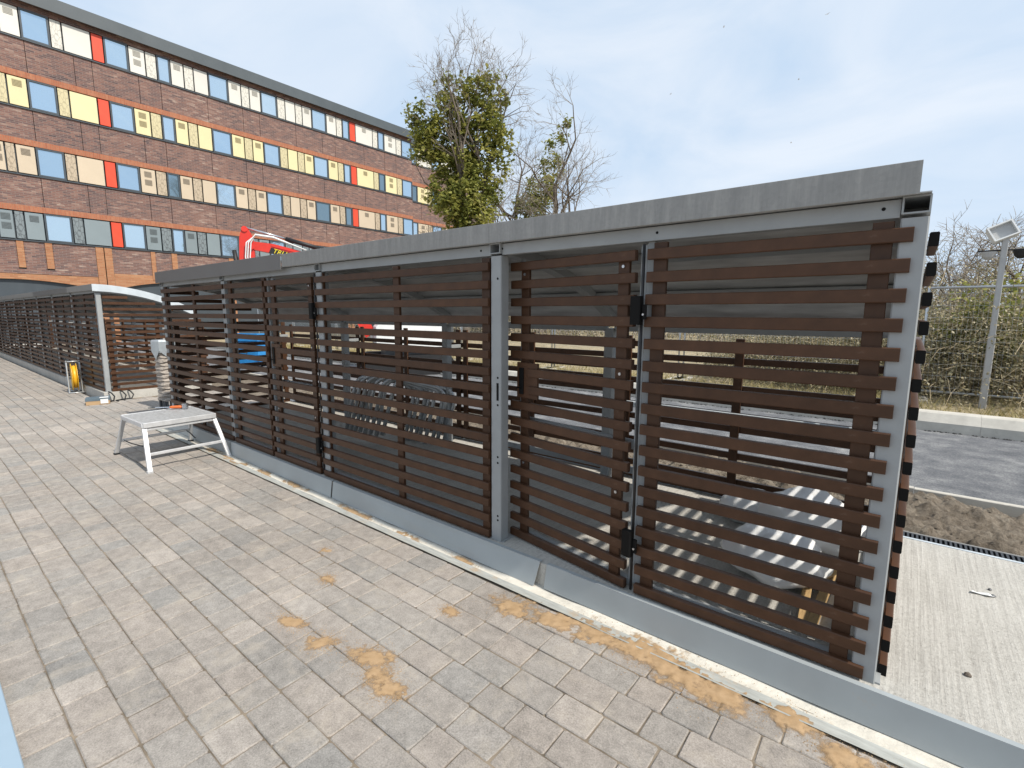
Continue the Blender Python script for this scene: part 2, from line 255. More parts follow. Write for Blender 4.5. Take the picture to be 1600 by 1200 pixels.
M['tarmac'] = groundmat('new_tarmac', [(0.2, (0.085, 0.09, 0.10)), (0.5, (0.17, 0.175, 0.185)), (0.85, (0.36, 0.36, 0.35))], 2.6, 60, 0.9, 0.02)
M['verge'] = groundmat('leaf_litter_verge', [(0.1, (0.15, 0.125, 0.08)), (0.5, (0.32, 0.265, 0.17)), (0.9, (0.50, 0.43, 0.29))], 3, 20)

def leafmat(name, cols, trans=0.25):
    m, n, l, b = newmat(name); at = N(n, 'ShaderNodeAttribute'); at.attribute_name = 'rnd'
    r = ramp(n, cols); l.new(at.outputs['Fac'], r.inputs[0]); l.new(r.outputs[0], b.inputs['Base Color']); b.inputs['Roughness'].default_value = 0.5; b.inputs['Specular IOR Level'].default_value = 0.35
    tr = N(n, 'ShaderNodeBsdfTranslucent'); l.new(r.outputs[0], tr.inputs[0]); ms = N(n, 'ShaderNodeMixShader'); ms.inputs[0].default_value = trans
    l.new(b.outputs[0], ms.inputs[1]); l.new(tr.outputs[0], ms.inputs[2]); l.new(ms.outputs[0], n['Material Output'].inputs[0])
    return m
M['ivy'] = leafmat('ivy_leaf', [(0.0, (0.085, 0.11, 0.028)), (0.4, (0.22, 0.24, 0.06)), (0.75, (0.38, 0.375, 0.10)), (1.0, (0.55, 0.49, 0.17))], 0.42)
M['bramble'] = leafmat('bramble_leaf', [(0.0, (0.095, 0.10, 0.055)), (0.35, (0.20, 0.185, 0.105)), (0.7, (0.36, 0.305, 0.18)), (1.0, (0.50, 0.42, 0.27))])
M['drygrass'] = leafmat('dry_grass', [(0.0, (0.18, 0.17, 0.06)), (0.5, (0.36, 0.30, 0.13)), (1.0, (0.52, 0.43, 0.22))])

def bagmat():
    m, n, l, b = newmat('translucent_polythene'); b.inputs['Base Color'].default_value = (0.88, 0.89, 0.89, 1); b.inputs['Roughness'].default_value = 0.25
    b.inputs['Transmission Weight'].default_value = 0.15; b.inputs['IOR'].default_value = 1.2
    return m
M['bag'] = bagmat()

# ------------------------------------------------------------------ mesh helpers
class MB:
    def __init__(s): s.v = []; s.f = []; s.m = []; s.mi = 0
    def add(s, vs, fs):
        o = len(s.v); s.v += [tuple(p) for p in vs]; s.f += [tuple(i + o for i in f) for f in fs]; s.m += [s.mi] * len(fs); return s
    def box(s, x0, x1, y0, y1, z0, z1):
        return s.add([(x0, y0, z0), (x1, y0, z0), (x1, y1, z0), (x0, y1, z0), (x0, y0, z1), (x1, y0, z1), (x1, y1, z1), (x0, y1, z1)],
                     [(0, 3, 2, 1), (4, 5, 6, 7), (0, 1, 5, 4), (1, 2, 6, 5), (2, 3, 7, 6), (3, 0, 4, 7)])
    def cbox(s, x0, x1, y0, y1, z0, z1, c=0.003, axis='x', endmat=None):
        """box with chamfered long edges along an axis"""
        def P(a, b): return [(a[0] + c, b[0]), (a[1] - c, b[0]), (a[1], b[0] + c), (a[1], b[1] - c), (a[1] - c, b[1]), (a[0] + c, b[1]), (a[0], b[1] - c), (a[0], b[0] + c)]
        if axis == 'x': pr = P((y0, y1), (z0, z1)); vs = [(x0, p, q) for p, q in pr] + [(x1, p, q) for p, q in pr]
        elif axis == 'y': pr = P((z0, z1), (x0, x1)); vs = [(q, y0, p) for p, q in pr] + [(q, y1, p) for p, q in pr]
        else: pr = P((x0, x1), (y0, y1)); vs = [(p, q, z0) for p, q in pr] + [(p, q, z1) for p, q in pr]
        s.add(vs, [(i, (i + 1) % 8, 8 + (i + 1) % 8, 8 + i) for i in range(8)] + [tuple(range(7, -1, -1)), tuple(range(8, 16))])
        if endmat is not None: s.m[-1] = endmat; s.m[-2] = endmat
        return s
    def tube(s, pts, rad, n=8, caps=True):
        pts = [Vector(p) for p in pts]; k = len(pts); rad = rad if isinstance(rad, (list, tuple)) else [rad] * k
        vs = []; up = None
        for i, p in enumerate(pts):
            d = (pts[min(i + 1, k - 1)] - pts[max(i - 1, 0)])
            d = d.normalized() if d.length > 1e-9 else Vector((0, 0, 1))
            if up is None:
                up = Vector((0, 0, 1)) if abs(d.z) < 0.9 else Vector((1, 0, 0))
            a = up - d * up.dot(d)
            if a.length < 1e-4: a = d.orthogonal()
            a.normalize(); up = a; b = d.cross(a)
            for j in range(n):
                t = 2 * math.pi * j / n; vs.append(p + (a * math.cos(t) + b * math.sin(t)) * rad[i])
        fs = [(i * n + j, i * n + (j + 1) % n, (i + 1) * n + (j + 1) % n, (i + 1) * n + j) for i in range(k - 1) for j in range(n)]
        if caps: fs += [tuple(range(n - 1, -1, -1)), tuple((k - 1) * n + j for j in range(n))]
        return s.add(vs, fs)
    def cyl(s, a, b, r, n=12): return s.tube([a, b], r, n)
    def prism(s, poly, h0, h1, axis='z'):
        n = len(poly); f = {'z': lambda p, h: (p[0], p[1], h), 'y': lambda p, h: (p[0], h, p[1]), 'x': lambda p, h: (h, p[0], p[1])}[axis]
        s.add([f(p, h0) for p in poly] + [f(p, h1) for p in poly], [tuple(range(n - 1, -1, -1)), tuple(range(n, 2 * n))] + [(i, (i + 1) % n, n + (i + 1) % n, n + i) for i in range(n)])
        return s
    def loft(s, rings, closed=True, caps=True):
        n = len(rings[0]); k = len(rings); vs = [p for r in rings for p in r]; m_ = n if closed else n - 1
        fs = [(i * n + j, i * n + (j + 1) % n, (i + 1) * n + (j + 1) % n, (i + 1) * n + j) for i in range(k - 1) for j in range(m_)]
        if caps: fs += [tuple(range(n - 1, -1, -1)), tuple((k - 1) * n + j for j in range(n))]
        return s.add(vs, fs)
    def mesh(s, name, mats, smooth=False):
        me = bpy.data.meshes.new(name); me.from_pydata(s.v, [], s.f)
        mats = mats if isinstance(mats, (list, tuple)) else [mats]
        for x in mats: me.materials.append(M[x] if isinstance(x, str) else x)
        if len(mats) > 1: me.polygons.foreach_set('material_index', s.m)
        if smooth: me.polygons.foreach_set('use_smooth', [True] * len(s.f))
        me.validate(); me.update(); return me
def ob(name, me, parent=None, loc=(0, 0, 0), rz=0.0, rot=None):
    o = bpy.data.objects.new(name, me); COL.objects.link(o); o.location = loc; o.rotation_euler = rot if rot else (0, 0, rz)
    if parent: o.parent = parent
    return o
def mk(name, mb, mats, parent=None, loc=(0, 0, 0), rz=0.0, smooth=False, rot=None): return ob(name, mb.mesh(name, mats, smooth), parent, loc, rz, rot)
def tag(o, label, cat, group=None):
    o['label'] = label; o['category'] = cat
    if group: o['group'] = group
    return o
def kind(o, k): o['kind'] = k; return o
def thing(name, label, cat, loc=(0, 0, 0), rz=0.0, group=None):
    o = ob(name, None, None, loc, rz); o.empty_display_size = 0.2; return tag(o, label, cat, group)
def smooth_by_angle(me, ang=40):
    me.polygons.foreach_set('use_smooth', [True] * len(me.polygons))
    try: me.set_sharp_from_angle(angle=R(ang))
    except Exception: pass
def quads(name, V, rnd, mat):
    """V: (n,4,3) array of quads, rnd: (n,) value per quad"""
    n = len(V); me = bpy.data.meshes.new(name); me.vertices.add(n * 4); me.vertices.foreach_set('co', V.reshape(-1).astype(np.float32))
    me.loops.add(n * 4); me.loops.foreach_set('vertex_index', np.arange(n * 4, dtype=np.int32))
    me.polygons.add(n); me.polygons.foreach_set('loop_start', np.arange(0, n * 4, 4, dtype=np.int32))
    at = me.attributes.new('rnd', 'FLOAT', 'POINT'); at.data.foreach_set('value', np.repeat(rnd, 4).astype(np.float32))
    me.materials.append(M[mat]); me.update(calc_edges=True); me.validate(); return me

# ================================================================== SETTING
ZS = 0.15            # top of the shelter slab
YF = 2.385           # front face of the slats
def grid(name, x0, x1, y0, y1, nx, ny, zf, mat, parent=None, smooth=True):
    mb = MB(); vs = []
    for j in range(ny + 1):
        for i in range(nx + 1):
            x = x0 + (x1 - x0) * i / nx; y = y0 + (y1 - y0) * j / ny; vs.append((x, y, zf(x, y)))
    fs = [(j * (nx + 1) + i, j * (nx + 1) + i + 1, (j + 1) * (nx + 1) + i + 1, (j + 1) * (nx + 1) + i) for j in range(ny) for i in range(nx)]
    mb.add(vs, fs); return mk(name, mb, mat, parent, smooth=smooth)
mb = MB(); mb.add([(-900, -900, -0.16), (900, -900, -0.16), (900, 900, -0.16), (-900, 900, -0.16)], [(0, 1, 2, 3)])
kind(mk('ground', mb, 'earth'), 'structure')
mb = MB(); mb.box(-34.9, 6, -9, 2.28, -0.15, -0.009); mb.box(-11.95, -8.75, 2.28, 4.6, -0.15, -0.012)
paving = kind(mk('paving', mb, 'joint'), 'structure')
# joint sand: uneven fill between the nearer pavers
kind(grid('joint_sand', -9.0, 2.6, -1.4, 2.19, 640, 200, lambda x, y: min(-0.0030, -0.0068 + 0.0055 * noise.noise((x * 5, y * 5, 2)) + 0.004 * noise.noise((x * 23, y * 23, 6))), 'joint', paving), 'stuff')

# ---- pavers: courses run along X
PITCH_Y = 0.1595; Y_REF = 2.02
def paver_mesh(L, Wd, seed):
    rg = random.Random(seed); mb = MB(); j = 0.0022; hx, hy = L / 2 - j, Wd / 2 - j; c = 0.008
    def ring(ins, z):
        a, b = hx - ins, hy - ins; cc = max(0.002, c - ins * 0.3)
        return [(-a + cc, -b, z), (a - cc, -b, z), (a, -b + cc, z), (a, b - cc, z), (a - cc, b, z), (-a + cc, b, z), (-a, b - cc, z), (-a, -b + cc, z)]
    jit = [(rg.uniform(-.0022, .0022), rg.uniform(-.0022, .0022)) for _ in range(8)]
    def jr(r): return [(p[0] + q[0], p[1] + q[1], p[2]) for p, q in zip(r, jit)]
    r0, r1, r2 = jr(ring(0, -0.04)), jr(ring(0, -0.0045)), jr(ring(0.0045, 0.0))
    mb.add(r0 + r1 + r2, [(i, (i + 1) % 8, 8 + (i + 1) % 8, 8 + i) for i in range(8)] + [(8 + i, 8 + (i + 1) % 8, 16 + (i + 1) % 8, 16 + i) for i in range(8)] + [tuple(range(16, 24))])
    return mb
LENS = (0.2415, 0.161, 0.2015)
pav_list = []
rg = random.Random(3)
def course(y0, y1, xa, xb):
    x = xa + rg.uniform(0, 0.2)
    while x < xb:
        L = rg.choices(LENS, (0.50, 0.34, 0.16))[0]
        pav_list.append((x + L / 2, (y0 + y1) / 2, L, y1 - y0)); x += L
k = 0
yy = Y_REF + PITCH_Y
while yy > -7.5:
    course(yy - PITCH_Y, yy, -34.8, 4.2); yy -= PITCH_Y
course(Y_REF + PITCH_Y, 2.275, -34.8, -8.8)
yy = 2.275
while yy < 4.5:
    course(yy, yy + PITCH_Y, -11.9, -9.0); yy += PITCH_Y
scored = []
for i, (x, y, L, Wd) in enumerate(pav_list):
    p = project((x, y, 0))
    if p and -30 < p[0] < 1630 and 400 < p[1] < 1240: scored.append((L * Wd * CAM_H / p[2] ** 3, i))
scored.sort(reverse=True); near = set(i for _, i in scored[:300])
cache = {}
def pm(L, Wd, v):
    key = (round(L, 4), round(Wd, 4), v)
    if key not in cache: cache[key] = paver_mesh(L, Wd, hash(key) & 0xffff)
    return cache[key]
pmesh = {}
fv = []; ff = []; fr = []
for i, (x, y, L, Wd) in enumerate(pav_list):
    var = rg.randrange(4); dz = rg.uniform(-0.0022, 0.0018); tx, ty = rg.uniform(-0.008, 0.008), rg.uniform(-0.006, 0.006)
    mb = pm(L, Wd, var)
    if i in near:
        key = (round(L, 4), round(Wd, 4), var)
        if key not in pmesh: pmesh[key] = mb.mesh('paver', 'paver')
        ob('paver', pmesh[key], paving, (x, y, dz), rot=(ty, tx, rg.uniform(-.004, .004)))
    else:
        far = math.hypot(x, y) > 13
        o = len(fv); r_ = rg.random()
        if far:
            a, b = L / 2 - .004, Wd / 2 - .004
            fv += [(x - a, y - b, -0.02), (x + a, y - b, -0.02), (x + a, y + b, -0.02), (x - a, y + b, -0.02), (x - a, y - b, dz), (x + a, y - b, dz), (x + a, y + b, dz), (x - a, y + b, dz)]
            ff += [(o + 4, o + 5, o + 6, o + 7), (o, o + 1, o + 5, o + 4), (o + 1, o + 2, o + 6, o + 5), (o + 2, o + 3, o + 7, o + 6), (o + 3, o, o + 4, o + 7)]; fr += [r_] * 8
        else:
            fv += [(x + px, y + py, pz + dz - px * tx + py * ty) for px, py, pz in mb.v]; ff += [tuple(q + o for q in f) for f in mb.f]; fr += [r_] * len(mb.v)
me = bpy.data.meshes.new('paver_field'); me.from_pydata(fv, [], ff); me.materials.append(M['paver_field'])
at = me.attributes.new('rnd', 'FLOAT', 'POINT'); at.data.foreach_set('value', fr); me.update()
kind(ob('paver_field', me, paving), 'stuff')

# ---- shelter slabs, front edging strip, soil, drain, kerbs, road
mb = MB(); mb.box(-8.75, 5.5, 2.350, 4.235, -0.12, ZS)
kind(mk('concrete_slab', mb, 'slab'), 'structure')
mb = MB(); mb.box(-33.6, -11.95, 2.350, 4.235, -0.12, ZS)
kind(mk('concrete_slab', mb, 'slab'), 'structure')
def stripz(x, y): return -0.001 + 0.010 * noise.noise((x * 3, y * 9, 1)) 
st = grid('bedding_strip', -8.75, 5.0, 2.240, 2.352, 420, 8, stripz, 'strip'); kind(st, 'structure')
def edgz(x, y): return 0.002 + (0.006 if y < 2.192 else (0.003 if y > 2.238 else 0)) + 0.003 * noise.noise((x * 4, y * 20, 3))
ed = grid('edging_strip', -8.75, 4.2, 2.1805, 2.2455, 500, 8, edgz, 'edging')
tag(ed, 'thin grey edging strip between the pavers and the pale bedding concrete', 'edging')

def soilz(x, y):
    e = min(1, max(0, (y - 4.40) / 0.15)) * min(1, max(0, (5.62 - y) / 0.12))
    return 0.02 + 0.05 * e + e * (0.085 * noise.noise((x * 1.7, y * 2.2, 0)) + 0.09 * abs(noise.noise((x * 6, y * 6, 3))) + 0.055 * abs(noise.noise((x * 15, y * 15, 5))) + 0.022 * noise.noise((x * 41, y * 41, 9)))
s_ = grid('soil_bed', -9.5, 4.5, 4.36, 5.64, 700, 70, soilz, 'soil'); kind(s_, 'structure')
s_ = grid('soil_bed', -40, -9.5, 4.25, 5.64, 200, 12, lambda x, y: 0.02 + 0.06 * noise.noise((x * 1.1, y * 1.5, 0)), 'soil'); kind(s_, 'structure')
# loose stones lying on the soil
rg = random.Random(11); sv = []; 
mb = MB()
for _ in range(500):
    x = rg.uniform(-6, 3.2); y = rg.uniform(4.48, 5.55); r_ = rg.choice((0.006, 0.009, 0.012, 0.02)) * rg.uniform(.7, 1.4); z = soilz(x, y)
    pts = [(x + r_ * math.cos(t) * rg.uniform(.7, 1.2), y + r_ * math.sin(t) * rg.uniform(.7, 1.2), z + r_ * .2) for t in [k * math.pi / 2.5 for k in range(5)]]
    mb.add(pts + [(x, y, z + r_ * rg.uniform(.7, 1.1))], [(i, (i + 1) % 5, 5) for i in range(5)])
kind(mk('stones', mb, 'soil'), 'stuff')['label'] = 'small pale stones scattered over the soil bed'

dr = thing('drain_channel', 'linear drain with dark slotted grating along the rear slab edge', 'drain', (0, 4.3, ZS))
mb = MB(); mb.cbox(-8.7, 5.4, -0.063, -0.040, -0.1, 0.004, 0.002); mk('channel_edge', mb, 'white_metal', dr)
mb = MB(); mb.cbox(-8.7, 5.4, 0.062, 0.078, -0.1, 0.002, 0.002); mk('channel_edge', mb, 'galv', dr)
mb = MB(); mb.box(-8.7, 5.4, -0.04, 0.062, -0.12, -0.045); mk('channel_body', mb, 'black', dr)
gm = MB()
for i in range(40): gm.box(i * .025 - .5, i * .025 - .5 + .012, -0.037, 0.06, -0.03, 0.0)
gm.box(-.5, .5, -0.0375, -0.031, -0.032, -0.0005); gm.box(-.5, .5, 0.054, 0.0605, -0.032, -0.0005)
gme = gm.mesh('grate', 'gutter_dark')
for i in range(14): ob('grate', gme, dr, (-8.2 + i * 1.002, 0, 0))

kb = kind(ob('kerb', None), 'structure'); em = MB(); em.cbox(-0.455, 0.455, -0.030, 0.030, -0.16, 0.0, 0.006); eme = em.mesh('kerb_stone', 'concrete_kerb')
for i in range(34): ob('kerb_stone', eme, kb, (-25 + i * .915, 5.66 + rg.uniform(-.004, .004), 0.125 + rg.uniform(-.004, .004)), rg.uniform(-.004, .004))
mb = MB(); mb.box(-60, 40, 5.70, 9.205, -0.15, 0.03)
road = kind(mk('road', mb, 'tarmac'), 'structure')
kb2 = kind(ob('kerb', None), 'structure')
km = MB(); km.prism([(-0.0, -0.25), (0.0, 0.115), (0.085, 0.235), (0.115, 0.25), (0.27, 0.25), (0.27, -0.25)], -0.4565, 0.4565, 'x'); kme = km.mesh('kerb_stone', 'concrete_kerb')
for i in range(60): ob('kerb_stone', kme, kb2, (-38 + i * .915, 9.21 + rg.uniform(-.004, .004), 0.045 + rg.uniform(-.004, .004)), rg.uniform(-.003, .003))
# ragged unsealed tarmac edge against the far kerb
mb = MB(); 
for i in range(900):
    x = rg.uniform(-20, 6); r_ = rg.uniform(.008, .03); y = 9.2 - abs(rg.gauss(0, .025)); 
    mb.add([(x + r_ * math.cos(k * 1.257) * rg.uniform(.6, 1.2), y + r_ * .7 * math.sin(k * 1.257), 0.031) for k in range(5)] + [(x, y, 0.03 + r_ * .6)], [(q, (q + 1) % 5, 5) for q in range(5)])
kind(mk('tarmac_crumbs', mb, 'tarmac_dark'), 'stuff')['label'] = 'black tarmac crumbs along the foot of the far kerb'
def vergez(x, y): return 0.21 + 0.10 * noise.noise((x * .5, y * .5, 2)) + 0.05 * noise.noise((x * 2.1, y * 2.1, 4)) + max(0, y - 13) * 0.025 - max(0, 0.35 - (y - 9.45)) * 0.1
s_ = grid('verge', -70, 50, 9.46, 42, 240, 90, vergez, 'verge'); kind(s_, 'structure')
mb = MB(); mb.box(-34.98, -9.6, 9.3, 9.44, -.12, .22); 

# ================================================================== BUILDING
BX = -35.0
bld = thing('office_building', 'four window rows of coloured panels on a long brown brick building', 'building', (BX, 8, 0))
def bpart(name, mb, mat, x, y, z, parent=bld):
    if parent is bld: return mk(name, mb, mat, bld, (x - BX, y - 8, z))
    return mk(name, mb, mat, parent, (x, y, z))
mb = MB(); mb.box(-13, -0.16, -22, 21.5, 0, 16.9); mb.box(-13, -0.96, 21.5, 31, 0, 16.9); mk('core_wall', mb, 'frame_dark', bld)
mb = MB(); mb.prism([(-13.3, 16.62), (0.33, 16.62), (0.335, 16.46), (0.36, 16.46), (0.36, 17.10), (-0.9, 17.25), (-13.3, 17.25)], -22.2, 21.75, 'y'); mk('roof', mb, 'roof_dark', bld)
mb = MB(); mb.prism([(-13.3, 16.62), (-0.47, 16.62), (-0.465, 16.46), (-0.44, 16.46), (-0.44, 17.10), (-1.7, 17.25), (-13.3, 17.25)], 21.76, 31.2, 'y'); mk('roof', mb, 'roof_dark', bld)
rows = [(16.27, 'cream'), (13.05, 'primrose'), (9.87, 'beige'), (6.67, 'slate')]; RH = 1.40
# boundaries and kinds along the facade, measured from the photograph: w window, v plain with one vent, d plain with two vents, p perforated, s plain, r red
L1 = [(-13.9, 'w'), (-12.8, 'v'), (-12, 'p'), (-11.5, 's'), (-10.3, 'w'), (-9.2, 'd'), (-8.4, 'p'), (-7.9, 'w'), (-7.1, 'v'), (-6.4, 'p'), (-5.8, 's'), (-5.0, 'w'), (-3.9, 'v'), (-3.1, 'p'), (-2.6, 's'), (-1.4, 'r'), (-0.9, 'w'), (0.2, 'd'), (1.0, 'p'), (1.5, 'w'), (2.3, 'v'), (3.0, 's'), (3.6, 'd'),
      (4.18, 'p'), (4.55, 'v'), (5.28, 'w'), (6.37, 'p'), (6.84, 's'), (7.99, 'r'), (8.51, 'w'), (9.59, 'd'), (10.36, 'p'), (10.90, 'w'), (11.58, 'v'), (12.26, 'p'), (12.78, 's'), (13.57, 'w'), (14.72, 'v'), (15.49, 'p'), (16.01, 'v'), (16.72, 'w'), (17.83, 'p'), (18.38, 's'), (19.10, 'p'), (19.61, 'v'),
      (20.31, 'w'), (21.48, 'v'), (22.28, 'p'), (22.77, 'w'), (23.40, 'r'), (23.93, 'v'), (25.50, 'p'), (25.99, 'w'), (26.64, 'd'), (27.83, 'p'), (28.37, 'w'), (29.50, None)]
L2 = [(29.55, 's'), (30.10, 'w'), (30.75, 'd'), (31.95, 'p'), (32.5, 'w'), (33.7, 'v'), (34.6, 'p'), (35.2, 'w'), (36.4, 's'), (37.6, 'w'), (38.8, None)]
for ri, (zt, colr) in enumerate(rows):
    for (LL, dx) in ((L1, 0.0), (L2, -0.8)):
        for (a, kd), (b, _) in zip(LL[:-1], LL[1:]):
            wd = b - a; zc = zt - RH / 2; yc = (a + b) / 2
            if b < 1.5: continue
            if kd == 'w':
                mb = MB(); hw, hh, t = wd / 2 - .012, RH / 2 - .01, 0.075
                mb.box(-0.1, 0.05, -hw, -hw + t, -hh, hh); mb.box(-0.1, 0.05, hw - t, hw, -hh, hh); mb.box(-0.1, 0.049, -hw + t, hw - t, hh - t, hh); mb.box(-0.1, 0.049, -hw + t, hw - t, -hh, -hh + t)
                o = bpart('window', mb, 'frame_dark', BX + dx, yc, zc)
                mb = MB(); mb.box(-0.05, 0.0, -hw + t, hw - t, -hh + t, hh - t); g = mk('pane', mb, 'glass', o); g.rotation_euler = (0, rg.uniform(-.012, .012), rg.uniform(-.02, .02))
            else:
                mt = 'vermilion' if kd == 'r' else (colr + '_p' if kd == 'p' else colr)
                nm = {'r': 'red_panel', 'p': 'perforated_panel'}.get(kd, 'cladding_panel')
                mb = MB(); hw, hh = wd / 2 - .035, RH / 2 - .05; mb.cbox(-0.1, 0.03, -hw, hw, -hh, hh, 0.006, 'x'); o = bpart(nm, mb, mt, BX + dx, yc, zc)
                nv = {'v': 1, 'd': 2}.get(kd, 0)
                for q in range(nv):
                    mb = MB(); vh = 0.30; vw = 0.34
                    for s in range(5): mb.box(-0.02, 0.022, -vw / 2, vw / 2, s * vh / 5, s * vh / 5 + vh / 8)
                    mb.box(-0.02, 0.008, -vw / 2, vw / 2, -.001, vh)
                    mk('vent', mb, colr + '_v', o, (0.03, min(0, hw - .25) * 0 - 0.0, hh - 0.42 - q * 0.45))
    # band head and sill
    for (ya, yb, dx) in ((-13.9, 29.5, 0), (29.5, 38.8, -0.8)):
        mb = MB(); mb.box(-0.12, 0.06, ya, yb, zt - RH - 0.055, zt - RH - 0.002); bpart('sill', mb, 'frame_dark', BX + dx, 0, 0)
        zb = zt - RH - 0.058; znext = rows[ri + 1][0] if ri < 3 else None
        if znext:
            mb = MB(); mb.box(-0.12, 0.02, ya, yb, znext + 0.012, znext + 0.29); bpart('soldier_course', mb, 'brick_soldier', BX + dx, 0, 0)
            cuts = [ya] + [c for c in (-11, -8, -5, -2.5, 0.5, 3.0, 5.36, 7.19, 7.93, 9.97, 11.02, 13.46, 15.54, 16.59, 19.08, 21.1, 22.14, 24.67, 26.66, 27.8, 31.2, 33.4, 36) if ya < c < yb] + [yb]
            for a, b in zip(cuts[:-1], cuts[1:]):
                mb = MB(); mb.box(-0.12, 0.0, a + .012, b - .012, znext + 0.292, zb); bpart('brick_panel', mb, 'brick', BX + dx + rg.uniform(-.004, .004), 0, 0)
    if ri == 0:
        for (ya, yb, dx) in ((-13.9, 29.5, 0), (29.5, 38.8, -0.8)):
            mb = MB(); mb.box(-0.12, 0.0, ya, yb, zt + 0.005, 16.615); bpart('brick_panel', mb, 'brick', BX + dx, 0, 0)
# return wall at the set back
mb = MB(); mb.box(-0.9, -0.125, 29.38, 29.496, 0, 16.5); bpart('brick_panel', mb, 'brick', BX, 0, 0)
# ground floor: brick with orange piers and segmental arches
zb = 6.67 - RH - 0.06
for a, b in ((-13.9, 4.14), (4.40, 5.19), (5.47, 7.22), (7.93, 9.74), (9.96, 10.79), (11.08, 14.0), (14.3, 16.2), (16.9, 19.0), (19.3, 22.5), (23.2, 25.9), (26.2, 29.4)):
    mb = MB(); mb.box(-0.12, 0.0, a + .01, b - .01, 3.83, zb); bpart('brick_panel', mb, 'brick', BX, 0, 0)
for a, b, z0 in ((4.14, 4.40, 3.9), (5.19, 5.47, 3.9), (7.22, 7.56, 0), (7.60, 7.93, 0), (9.74, 9.96, 3.55), (10.79, 11.08, 3.7), (14.0, 14.3, 0), (16.2, 16.5, 0), (16.55, 16.9, 0), (19, 19.3, 3.7), (22.5, 22.82, 0), (22.87, 23.2, 0), (25.9, 26.2, 3.7)):
    mb = MB(); mb.box(-0.12, 0.03, a + .002, b - .002, z0, zb); bpart('brick_pier', mb, 'brick_orange', BX, 0, 0)
mb = MB(); mb.box(-0.12, 0.02, 2.0, 7.215, 3.60, 3.825); bpart('soldier_course', mb, 'brick', BX, 0, 0)
def arch(y0, y1, zs, rise, ztop, mat):
    mb = MB(); n = 14
    pts = [(y0 + (y1 - y0) * i / n, zs + rise * (1 - (2 * i / n - 1) ** 2)) for i in range(n + 1)]
    poly = [(y0, ztop)] + pts + [(y1, ztop)]
    for i in range(n):
        (a, za), (b, zb_) = pts[i], pts[i + 1]
        mb.add([(-.5, a, za), (0.0, a, za), (0.0, b, zb_), (-.5, b, zb_), (-.5, a, ztop), (0, a, ztop), (0, b, ztop), (-.5, b, ztop)], [(0, 1, 2, 3), (1, 5, 6, 2), (4, 7, 6, 5), (0, 4, 5, 1) if i == 0 else (0, 3, 7, 4)])
    bpart('arch', mb, mat, BX, 0, 0)
arch(0.5, 7.21, 2.9, 0.42, 3.598, 'brick_orange')
arch(7.94, 13.99, 2.95, 0.5, 3.828, 'brick_orange'); arch(16.91, 22.49, 2.95, 0.5, 3.828, 'brick_orange'); arch(23.21, 29.3, 2.95, 0.5, 3.828, 'brick_orange')
for a, b in ((0.5, 1.9), (1.95, 3.45), (3.5, 5.3), (5.35, 7.2), (7.95, 10.9), (10.95, 13.98), (14.32, 16.18), (16.95, 19.6), (19.65, 22.45), (23.25, 26.2), (26.25, 29.35)):
    mb = MB(); mb.box(-0.32, -0.25, a, b, 0, 3.6); bpart('infill_panel', mb, 'frame_dark', BX, 0, 0)

# ================================================================== SHELTERS
SLAT_H, SLAT_D, NS, SP, Z1 = 0.053, 0.030, 17, 0.1120, 2.005
ZT = [Z1 - SP * i for i in range(NS)]           # slat tops
YB = 4.20                                       # inner face of rear slats
def roofz(y): return 2.085 - 0.165 * (max(0, y - 2.36)) ** 2
smesh = {}
def slat_mesh(L, ends=False):
    key = (round(L, 3), ends)
    if key not in smesh:
        mb = MB(); mb.cbox(-L / 2, L / 2, 0, SLAT_D, -SLAT_H, 0, 0.0035, 'x', 1 if ends else None); smesh[key] = mb.mesh('slat', ['slat', 'cap'] if ends else 'slat')
    return smesh[key]
srg = random.Random(5)
def panel(parent, name, loc, rz, width, tops, battens, uprights, zlo, zhi, spans=None, ends=False, bottom_rail=True, detail=True):
    """local x runs along the panel (0..width), local y = 0 is the outer slat face and +y points inwards"""
    p = None
    for b in battens:
        mb = MB(); mb.cbox(b - .034, b + .034, SLAT_D + .001, SLAT_D + .024, zlo, zhi, .002, 'z')
        if p is None: p = mk(name, mb, 'slat', parent, loc, rz)
        else: mk('batten', mb, 'slat', p)
    for i, t in enumerate(tops):
        a, b = spans[i] if spans else (0, width)
        ob('slat', slat_mesh(round(b - a, 3), ends), p, ((a + b) / 2 + srg.uniform(-.0015, .0015), srg.uniform(-.0015, .001), t + srg.uniform(-.001, .001)), rot=(0, srg.uniform(-.0012, .0012), srg.uniform(-.0008, .0008)))
    for u in uprights:
        mb = MB(); mb.cbox(u - .02, u + .02, SLAT_D + .0255, SLAT_D + .065, zlo, zhi + .03, .003, 'z'); mk('upright', mb, 'post', p)
    if bottom_rail:
        mb = MB(); mb.cbox(.03, width - .03, SLAT_D + .0265, SLAT_D + .064, ZS + .012, ZS + .05, .003, 'x'); mk('bottom_rail', mb, 'post', p)
    return p
